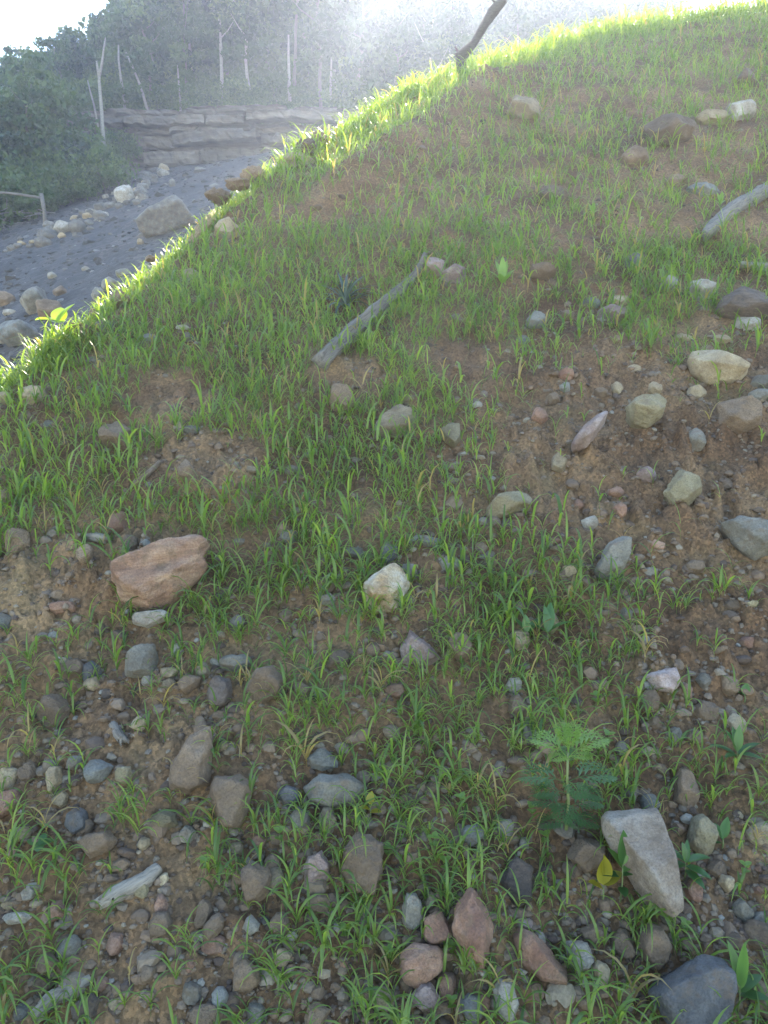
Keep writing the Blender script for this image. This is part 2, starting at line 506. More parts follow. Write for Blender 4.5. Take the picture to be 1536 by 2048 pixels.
def floor_material(name, c1, c2, c3, sc=.6):
    m, nt, nd, ln, bs = new_mat(name)
    tc = nd.new('ShaderNodeTexCoord'); co = tc.outputs['Object']
    mp = nd.new('ShaderNodeMapping'); mp.inputs['Rotation'].default_value = (0, 0, R(25)); mp.inputs['Scale'].default_value = (1.6, .5, 1); ln.new(co, mp.inputs['Vector'])
    a = noise_node(nd, ln, mp.outputs[0], sc, 8, .7)
    col = ramp(nd, ln, a, [(.32, c1), (.5, c2), (.68, c3)])
    v = nd.new('ShaderNodeTexVoronoi'); v.inputs['Scale'].default_value = 11; ln.new(co, v.inputs['Vector'])
    k = ramp(nd, ln, v.outputs['Color'], [(.2, (.55, .55, .55)), (.6, (1, 1, 1)), (.9, (1.8, 1.75, 1.7))])
    col = mixc(nd, ln, .7, col, mixc(nd, ln, 1, col, k, 'MULTIPLY'))
    ln.new(col, bs.inputs['Base Color']); bs.inputs['Roughness'].default_value = .95
    b = bump(nd, ln, v.outputs['Distance'], -.7, .08)
    b = bump(nd, ln, noise_node(nd, ln, co, 5, 8, .7), .7, .08, b)
    ln.new(b, bs.inputs['Normal'])
    return m
FLOOR = floor_material('dark_quarry_rubble', (.024, .022, .022), (.044, .039, .037), (.08, .063, .052))
FOREST = floor_material('leafy_forest_floor', (.03, .035, .02), (.05, .05, .03), (.08, .075, .045), 1.2)

# ------------------------------------------------------------------ haze
hm = bpy.data.materials.new('haze_air'); hm.use_nodes = True
hn = hm.node_tree; hn.nodes.clear()
ho = hn.nodes.new('ShaderNodeOutputMaterial'); hv = hn.nodes.new('ShaderNodeVolumePrincipled')
hv.inputs['Color'].default_value = (.66, .76, 1.0, 1)
hv.inputs['Density'].default_value = HAZE_DENSITY
hv.inputs['Anisotropy'].default_value = .62
hn.links.new(hv.outputs[0], ho.inputs['Volume'])
HX0, HX1, HY0, HY1, HZ0, HZ1 = -75, 75, -32, 128, -13, 34
hV = [(x, y, z) for z in (HZ0, HZ1) for y in (HY0, HY1) for x in (HX0, HX1)]
haze = mesh_obj('haze', hV, [(0, 2, 3, 1), (4, 5, 7, 6), (0, 1, 5, 4), (2, 6, 7, 3), (0, 4, 6, 2), (1, 3, 7, 5)], hm, smooth=False)
tag(haze, kind='stuff')

# ------------------------------------------------------------------ ground sheets
def polar_sheet(name, fn, a0, a1, na, r0, r1, nr, mat, keep=None):
    ang = np.linspace(R(a0), R(a1), na); rad = np.geomspace(r0, r1, nr)
    A, Q = np.meshgrid(ang, rad)
    X = Q * np.sin(A); Y = Q * np.cos(A); Z = fn(X, Y)
    V = np.stack([X, Y, Z], -1).reshape(-1, 3)
    idx = np.arange(na * nr).reshape(nr, na)
    F = np.stack([idx[:-1, :-1], idx[:-1, 1:], idx[1:, 1:], idx[1:, :-1]], -1).reshape(-1, 4)[:, ::-1]
    if keep is not None:
        k = keep(X, Y).reshape(-1)
        F = F[k[F].all(1)]
        used = np.unique(F); mp = np.full(len(V), -1); mp[used] = np.arange(len(used))
        V = V[used]; F = mp[F]
    o = mesh_obj(name, V, F, mat)
    return tag(o, kind='structure')

hill = polar_sheet('hillside', ground, -48, 56, 640, 1.15, 17.5, 470, SOIL, lambda x, y: crest_sd(x, y) < 3.0)
def apron_fn(x, y): return mound(x, y) - .12
xs = np.linspace(-16, 24, 120); ys = np.linspace(-24, 18, 120)
GX, GY = np.meshgrid(xs, ys); GZ = apron_fn(GX, GY)
idx = np.arange(120 * 120).reshape(120, 120)
F = np.stack([idx[:-1, :-1], idx[:-1, 1:], idx[1:, 1:], idx[1:, :-1]], -1).reshape(-1, 4)
V = np.stack([GX, GY, GZ], -1).reshape(-1, 3)
k = (crest_sd(V[:, 0], V[:, 1]) < 3.0)
tag(mesh_obj('hillside_base', V, F[k[F].all(1)], SOIL), kind='structure')

def sheet(name, fn, xs, ys, mat, keep=None):
    GX, GY = np.meshgrid(xs, ys); GZ = fn(GX, GY)
    n, m_ = len(xs), len(ys)
    idx = np.arange(n * m_).reshape(m_, n)
    F = np.stack([idx[:-1, :-1], idx[:-1, 1:], idx[1:, 1:], idx[1:, :-1]], -1).reshape(-1, 4)
    V = np.stack([GX, GY, GZ], -1).reshape(-1, 3)
    if keep is not None:
        k = keep(V[:, 0], V[:, 1]); F = F[k[F].all(1)]
    return tag(mesh_obj(name, V, F, mat), kind='structure')
def floor_fn(x, y): return valley(x, y) + .10 * fbm(x * 3, y * 3, 3, 71) * sstep(60, 20, y) - .4 * sstep(10.5, 7, y) * sstep(-7, 0, x)
sheet('quarry_floor', floor_fn, np.concatenate([np.linspace(-70, -30, 20)[:-1], np.linspace(-30, 14, 260), np.linspace(14, 70, 20)[1:]]),
      np.concatenate([np.linspace(-30, 4, 14)[:-1], np.geomspace(4, 53, 260)]), FLOOR)
sheet('forest_floor', backland, np.linspace(-70, 70, 140), np.linspace(46, 125, 90), FOREST, lambda x, y: y > cliff_y(x) + .9)

# ------------------------------------------------------------------ rock cliff: beds of sandstone stacked with recessed joints
cl = empty('rock_cliff', (-12, 50, 9)); tag(cl, kind='structure')
rr = np.random.default_rng(5)
zz = 13.3; bed = 0
# the beds from the top: thickness and how far the bed stands proud (+) or recessed (-)
BEDS = [(.22, -.05), (.34, .20), (.50, .38), (.18, -.15), (.30, .10), (.62, .15), (.16, -.60), (.28, -.35), (.70, .12), (.85, .16), (.20, -.40), (1.4, .05), (1.0, .05), (1.0, .05)]
for th, off in BEDS:
    cuts = [-24.0]
    while cuts[-1] < -2.5: cuts.append(cuts[-1] + rr.uniform(.5, 2.6) * (1.2 + 1.6 * th))
    for xa, xb in zip(cuts[:-1], cuts[1:]):
        n = max(6, int((xb - xa) / .16)); m_ = 8
        X = np.linspace(xa + .02, xb - rr.uniform(.02, .10), n); rows = []
        o2 = off + rr.normal(0, .2); tilt = rr.normal(0, .09); ds = rr.uniform(-.16, .10) * min(1, th * 2)
        top_here = 13.1 - .30 * np.maximum(0, -17 - X) - 1.0 * np.maximum(0, -20 - X) + .5 * fbm(X * .9, X * 0, 3, 8)
        prof = [(0, 2.5), (0, .16), (-.03, .03), (-.28, 0), (-.55, 0), (-.85, 0), (-1.0, .06), (-1.0, .9)]
        for kz, (dz, dy) in enumerate(prof):
            edge = .16 * np.exp(-np.minimum(X - X[0], X[-1] - X) / .16)
            Z = np.minimum(zz + dz * th + ds + .16 * fbm(X * 2.5, X * 0 + zz * 3 + kz // 4, 3, 15), top_here)
            q = fbm(X * 1.3, X * 0 + zz * 1.5, 3, 9)
            Yv = cliff_y(X) - o2 + dy + edge + tilt * (X - xa) + .35 * np.round(q * 5) / 5 + .55 * fbm(X * 2.4, X * 0 + zz * 9 + kz * .7, 4, 13)
            rows.append(np.stack([X, Yv, Z], -1))
        V = np.concatenate(rows)
        idx = np.arange(n * m_).reshape(m_, n)
        F = np.stack([idx[:-1, :-1], idx[1:, :-1], idx[1:, 1:], idx[:-1, 1:]], -1).reshape(-1, 4)
        if np.ptp(V[:, 2]) > .08:
            mesh_obj('rock_block', V - np.array([-12, 50, 9]), F, CLIFF, cl, smooth=False)
    zz -= th

X = np.linspace(-24, -1, 60); rows = [np.stack([X, cliff_y(X) + dy, np.full(60, z) + .2 * fbm(X, X * 0 + z, 2, 77)], -1) for dy, z in ((1.3, 5.0), (.75, 9.0), (.75, 12.2), (3.2, 12.7))]
V = np.concatenate(rows); idx = np.arange(240).reshape(4, 60)
V[:, 2] -= .9 * np.maximum(0, -20 - V[:, 0]) * (V[:, 2] > 10)
mesh_obj('rock_core', V - np.array([-12, 50, 9]), np.stack([idx[:-1, :-1], idx[:-1, 1:], idx[1:, 1:], idx[1:, :-1]], -1).reshape(-1, 4), CLIFF, cl, smooth=False)

# ------------------------------------------------------------------ rocks
RIGHT = np.array([1.0, 0, 0]); FWD = np.array([0, math.cos(p_), -math.sin(p_)]); UP = np.array([0, math.sin(p_), math.cos(p_)])

def auto_outline(w, h, rnd, n=None):
    n = n or rnd.integers(6, 10)
    a = np.sort((np.arange(n) + rnd.uniform(-.32, .32, n)) * 2 * np.pi / n + rnd.uniform(0, 6))
    r = rnd.uniform(.80, 1.12, n)
    P = np.stack([np.cos(a) * r * w / 2, np.sin(a) * r * h / 2], -1)
    P = P * np.array([w, h]) / np.ptp(P, axis=0)
    return P - (P.max(0) + P.min(0)) / 2

def hull(P):
    P = sorted(map(tuple, P))
    def half(pts):
        h = []
        for p in pts:
            while len(h) > 1 and (h[-1][0] - h[-2][0]) * (p[1] - h[-2][1]) - (h[-1][1] - h[-2][1]) * (p[0] - h[-2][0]) <= 0: h.pop()
            h.append(p)
        return h[:-1]
    return np.array(half(P) + half(P[::-1]))

def rock_mesh(name, outline, dep, sub, rnd, mat, lean=R(22), rough=1.0, ridges=None, sharp=22, facets=4):
    """a broken stone: the star-shaped meeting of the planes through its outline edges and of a few front facets"""
    H = hull(outline)
    c = H.mean(0); H = H - c
    w, h = np.ptp(H, axis=0)
    planes = []
    for i in range(len(H)):
        a, b = H[i], H[(i + 1) % len(H)]
        e = b - a; L = np.linalg.norm(e)
        if L < 1e-6: continue
        n2 = np.array([e[1], -e[0]]) / L
        off = n2 @ a
        if off < 1e-5: continue
        tl = rnd.uniform(.05, .45)
        n3 = np.array([n2[0], n2[1], tl]); s = np.linalg.norm(n3)
        planes.append((n3 / s, off / s))
        n3 = np.array([n2[0], n2[1], -.25]); s = np.linalg.norm(n3)
        planes.append((n3 / s, off / s * 1.02))
    for k in range(facets):
        n3 = np.array([rnd.normal(0, .42), rnd.normal(.18, .42), 1.0]); n3 /= np.linalg.norm(n3)
        ext = np.max(np.abs(H @ n3[:2]))
        planes.append((n3, dep * rnd.uniform(.55, .95) * (1 + .2 * ext / (dep + 1e-6))))
    V, F = ICO[sub]
    S = np.array([w / 2, h / 2, dep])
    u = V * S; u /= np.linalg.norm(u, axis=1)[:, None]
    kk = float(sharp)
    ell = 1 / np.sqrt(((u / (S * np.array([1.6, 1.6, 1.15]))) ** 2).sum(1))
    acc = ell ** -kk
    for n3, off in planes:
        dn = u @ n3
        r = np.where(dn > 1e-4, off / np.maximum(dn, 1e-4), 1e6)
        acc = acc + np.minimum(r, 1e4) ** -kk
    r = acc ** (-1 / kk)
    P = u * r[:, None]
    size = (w + h) / 2
    sd = int(rnd.integers(0, 50))
    d = .07 * fbm3(P / size * 2.6 + 5, 3, sd) + .04 * fbm3(P / size * 8 + 9, 3, sd + 3)
    if sub >= 4: d = d + .022 * np.abs(fbm3(P / size * 18, 2, sd + 7))
    if ridges:
        ax = math.cos(ridges) * P[:, 1] - math.sin(ridges) * P[:, 0] + .04 * size * fbm3(P / size * 3, 2, sd)
        d = d + .05 * (vn(ax / size * 7 + .8 * np.sin(P[:, 0] / size * 2), P[:, 2] / size * .3, 3) - .5) * 3.0 + .04 * (vn(ax / size * 22, P[:, 0] / size * .5, 5) - .5)
    P = P + u * (d * size * rough)[:, None]
    P[:, :2] += c
    # to world axes, leaning back towards the slope
    P[:, 1] /= math.cos(lean)
    upv = UP * math.cos(lean) + FWD * math.sin(lean)
    nor = -FWD * math.cos(lean) + UP * math.sin(lean)
    W = P[:, :1] * RIGHT + P[:, 1:2] * upv + P[:, 2:3] * nor
    return make_mesh(name, W, F, mat, smooth=True)

rockrnd = np.random.default_rng(11)
ROCKPX = []
def put_rock(label, colour, x, y, w=0, h=0, poly=None, far=False, name='rock', cat='rock', group=None, sub=None, ridges=None, rough=1.0, depth=.55, sink=.36, sharp=None, facets=4):
    if poly is not None:
        P = np.array(poly, float); x, y = (P.max(0) + P.min(0)) / 2; w, h = np.ptp(P, axis=0)
        out = np.stack([P[:, 0] - x, -(P[:, 1] - y)], -1)
    else:
        out = auto_outline(w, h, rockrnd)
    pt, t = hit(x, y + sink * h, far=far)
    if pt is None: return None
    k = t / FPX
    c = ray(x, y) * t
    if sub is None: sub = 4 if max(w, h) > 46 else (3 if max(w, h) > 15 else 2)
    me = rock_mesh(name, out * k, depth * min(w, h) * k + .08 * max(w, h) * k, sub, rockrnd, RM[colour], ridges=ridges, rough=rough,
                   sharp=sharp or rockrnd.uniform(28, 60), facets=facets)
    o = bpy.data.objects.new(name, me); o.location = c
    link(o); tag(o, label, cat, group)
    if not far: ROCKPX.append((x, y, w, h))
    return o

# --- the stones that stand out, each with its outline
put_rock('big layered red-brown boulder with curved bedding ridges on the left slope', 'layer', 0, 0, name='boulder', cat='boulder', sub=5, ridges=.55,
         poly=[(226, 1175), (232, 1150), (265, 1115), (345, 1075), (378, 1072), (408, 1090), (412, 1130), (372, 1180), (325, 1215), (290, 1218), (240, 1192)], rough=.8, facets=3)
put_rock('flat-topped pale grey block just below the big layered red-brown boulder', 'pale', 0, 0, poly=[(263, 1232), (270, 1224), (322, 1219), (342, 1228), (335, 1240), (298, 1255), (266, 1248)], sharp=40, rough=.6)
put_rock('chunky white block stained ochre, with a small grey-white stone against it', 'ochre', 0, 0, sub=5, poly=[(728, 1165), (740, 1155), (790, 1128), (806, 1138), (822, 1170), (790, 1220), (750, 1225), (730, 1205)])
put_rock('small grey and white stone leaning on the top right of the white-ochre block', 'grey', 817, 1147, 38, 38)
put_rock('pointed pale pink-grey stone with an orange underside below the white-ochre block', 'pink', 0, 0, poly=[(800, 1295), (820, 1260), (855, 1285), (882, 1315), (840, 1335), (810, 1330)], sharp=40)
put_rock('tall pale wedge-shaped boulder tapering downward, behind a glossy broad-leaved weed', 'buff', 0, 0, name='boulder', cat='boulder', sub=5,
         poly=[(1212, 1650), (1225, 1638), (1328, 1630), (1338, 1660), (1340, 1800), (1310, 1820), (1275, 1790), (1240, 1720), (1215, 1680)], sharp=45, rough=.55, facets=3)
put_rock('upright reddish-brown boulder with a narrow top in the lower centre', 'red', 0, 0, name='boulder', cat='boulder', sub=5, poly=[(940, 1785), (955, 1790), (965, 1815), (985, 1855), (975, 1905), (958, 1928), (925, 1900), (902, 1862), (910, 1830)], sharp=36)
put_rock('rounded reddish boulder left of the upright reddish-brown boulder', 'red', 0, 0, name='boulder', cat='boulder', sub=5, poly=[(795, 1945), (800, 1910), (830, 1892), (880, 1900), (893, 1920), (880, 1945), (840, 1970), (810, 1965)], sharp=12)
put_rock('purplish-brown sloping boulder right of the upright reddish-brown boulder', 'red', 0, 0, name='boulder', cat='boulder', sub=5, poly=[(1030, 1880), (1045, 1866), (1075, 1875), (1110, 1910), (1135, 1940), (1130, 1965), (1080, 1955), (1035, 1920)])
put_rock('large dark blue-grey boulder in the bottom right corner', 'slate', 0, 0, name='boulder', cat='boulder', sub=5, poly=[(1300, 1985), (1330, 1965), (1395, 1940), (1420, 1925), (1462, 1928), (1465, 1985), (1450, 2030), (1410, 2060), (1330, 2040)], sharp=34)
put_rock('pale tan angular stone at the bottom edge below the upright boulder', 'pale', 0, 0, poly=[(985, 1985), (1000, 1965), (1025, 1970), (1040, 2005), (1025, 2038), (1000, 2030)], sharp=38)
put_rock('large round tan boulder overhanging a tuft on the middle slope', 'tan', 0, 0, name='boulder', cat='boulder', sub=5, poly=[(742, 865), (760, 830), (800, 808), (825, 825), (838, 855), (820, 875), (785, 880), (750, 872)], sharp=14)
put_rock('largest tan boulder near the right edge, flat faced and set in grass', 'tan', 0, 0, name='boulder', cat='boulder', sub=5, poly=[(1378, 715), (1390, 697), (1430, 700), (1485, 730), (1488, 755), (1470, 770), (1410, 768), (1385, 745)], sharp=36, rough=.6)
put_rock('muddy tan boulder half buried in bare clay below the largest tan boulder', 'olive', 0, 0, name='boulder', cat='boulder', poly=[(1252, 815), (1270, 795), (1310, 790), (1335, 805), (1325, 835), (1290, 858), (1262, 845)])
put_rock('long purple-topped tan slab tilted diagonally on bare clay', 'pink', 0, 0, poly=[(1140, 890), (1150, 868), (1195, 828), (1215, 828), (1210, 850), (1172, 895), (1150, 900)], sharp=36)
put_rock('greenish-tan pointed stone right of the large round tan boulder', 'olive', 0, 0, poly=[(877, 860), (900, 846), (920, 848), (922, 880), (908, 898), (890, 885)], sharp=34)
put_rock('square olive-brown block in the bare clay at right', 'olive', 0, 0, name='boulder', cat='boulder', poly=[(1325, 985), (1365, 940), (1400, 952), (1405, 985), (1370, 1010), (1340, 1010)])
put_rock('long low brown slab at the lower edge of the bare clay', 'olive', 0, 0, poly=[(968, 1020), (1000, 992), (1050, 980), (1068, 995), (1060, 1020), (1010, 1035), (975, 1035)])
put_rock('tilted grey-brown slab with one straight edge in the bare clay', 'grey', 0, 0, name='boulder', cat='boulder', poly=[(1185, 1140), (1220, 1085), (1250, 1073), (1263, 1080), (1258, 1120), (1230, 1155), (1195, 1160)], sharp=36)
put_rock('broad grey-brown boulder cut by the right edge beside the bare clay', 'grey', 0, 0, name='boulder', cat='boulder', poly=[(1445, 1045), (1475, 1033), (1540, 1050), (1560, 1110), (1500, 1120), (1470, 1090)])
put_rock('pink stone with a whitish left face on gravelly soil at right', 'pink', 0, 0, poly=[(1292, 1350), (1310, 1345), (1358, 1335), (1360, 1365), (1340, 1388), (1305, 1375)], sharp=36)
put_rock('broad flat grey slab in the lower middle, below a paler flat stone', 'grey', 0, 0, name='boulder', cat='boulder', poly=[(605, 1575), (640, 1552), (690, 1550), (738, 1575), (715, 1605), (660, 1615), (620, 1600)], rough=.6)
put_rock('pale blue-grey flat stone just above the broad flat grey slab', 'blue', 645, 1519, 64, 40)
put_rock('square dark reddish-brown block left of the broad flat grey slab', 'brown', 0, 0, name='boulder', cat='boulder', poly=[(420, 1585), (425, 1560), (480, 1555), (505, 1570), (500, 1610), (480, 1650), (440, 1645), (428, 1620)])
put_rock('large brown block behind grass, above left of the square dark block', 'brown', 0, 0, name='boulder', cat='boulder', poly=[(340, 1530), (375, 1475), (415, 1460), (425, 1500), (420, 1560), (380, 1580), (345, 1570)])
put_rock('coarse brown boulder with a notched top in the lower centre', 'brown', 0, 0, name='boulder', cat='boulder', sub=5, poly=[(683, 1740), (690, 1700), (715, 1675), (740, 1680), (768, 1690), (768, 1730), (750, 1780), (700, 1775)], rough=1.3)
put_rock('tan boulder lying on the crest at the shoulder of the mound', 'tan', 0, 0, name='boulder', cat='boulder', poly=[(555, 325), (575, 308), (610, 306), (630, 318), (600, 333), (565, 337)])
put_rock('tan boulder in grass just below the left crest', 'tan', 0, 0, name='boulder', cat='boulder', poly=[(428, 470), (440, 448), (465, 443), (483, 460), (470, 478), (440, 480)])
put_rock('wide low grey slab high on the right slope', 'brown', 0, 0, name='boulder', cat='boulder', poly=[(1285, 240), (1340, 232), (1395, 250), (1385, 275), (1340, 295), (1305, 285)])
put_rock('squarish tan block high on the slope below the crest', 'tan', 0, 0, name='boulder', cat='boulder', poly=[(1015, 225), (1028, 195), (1075, 205), (1080, 235), (1050, 240)])

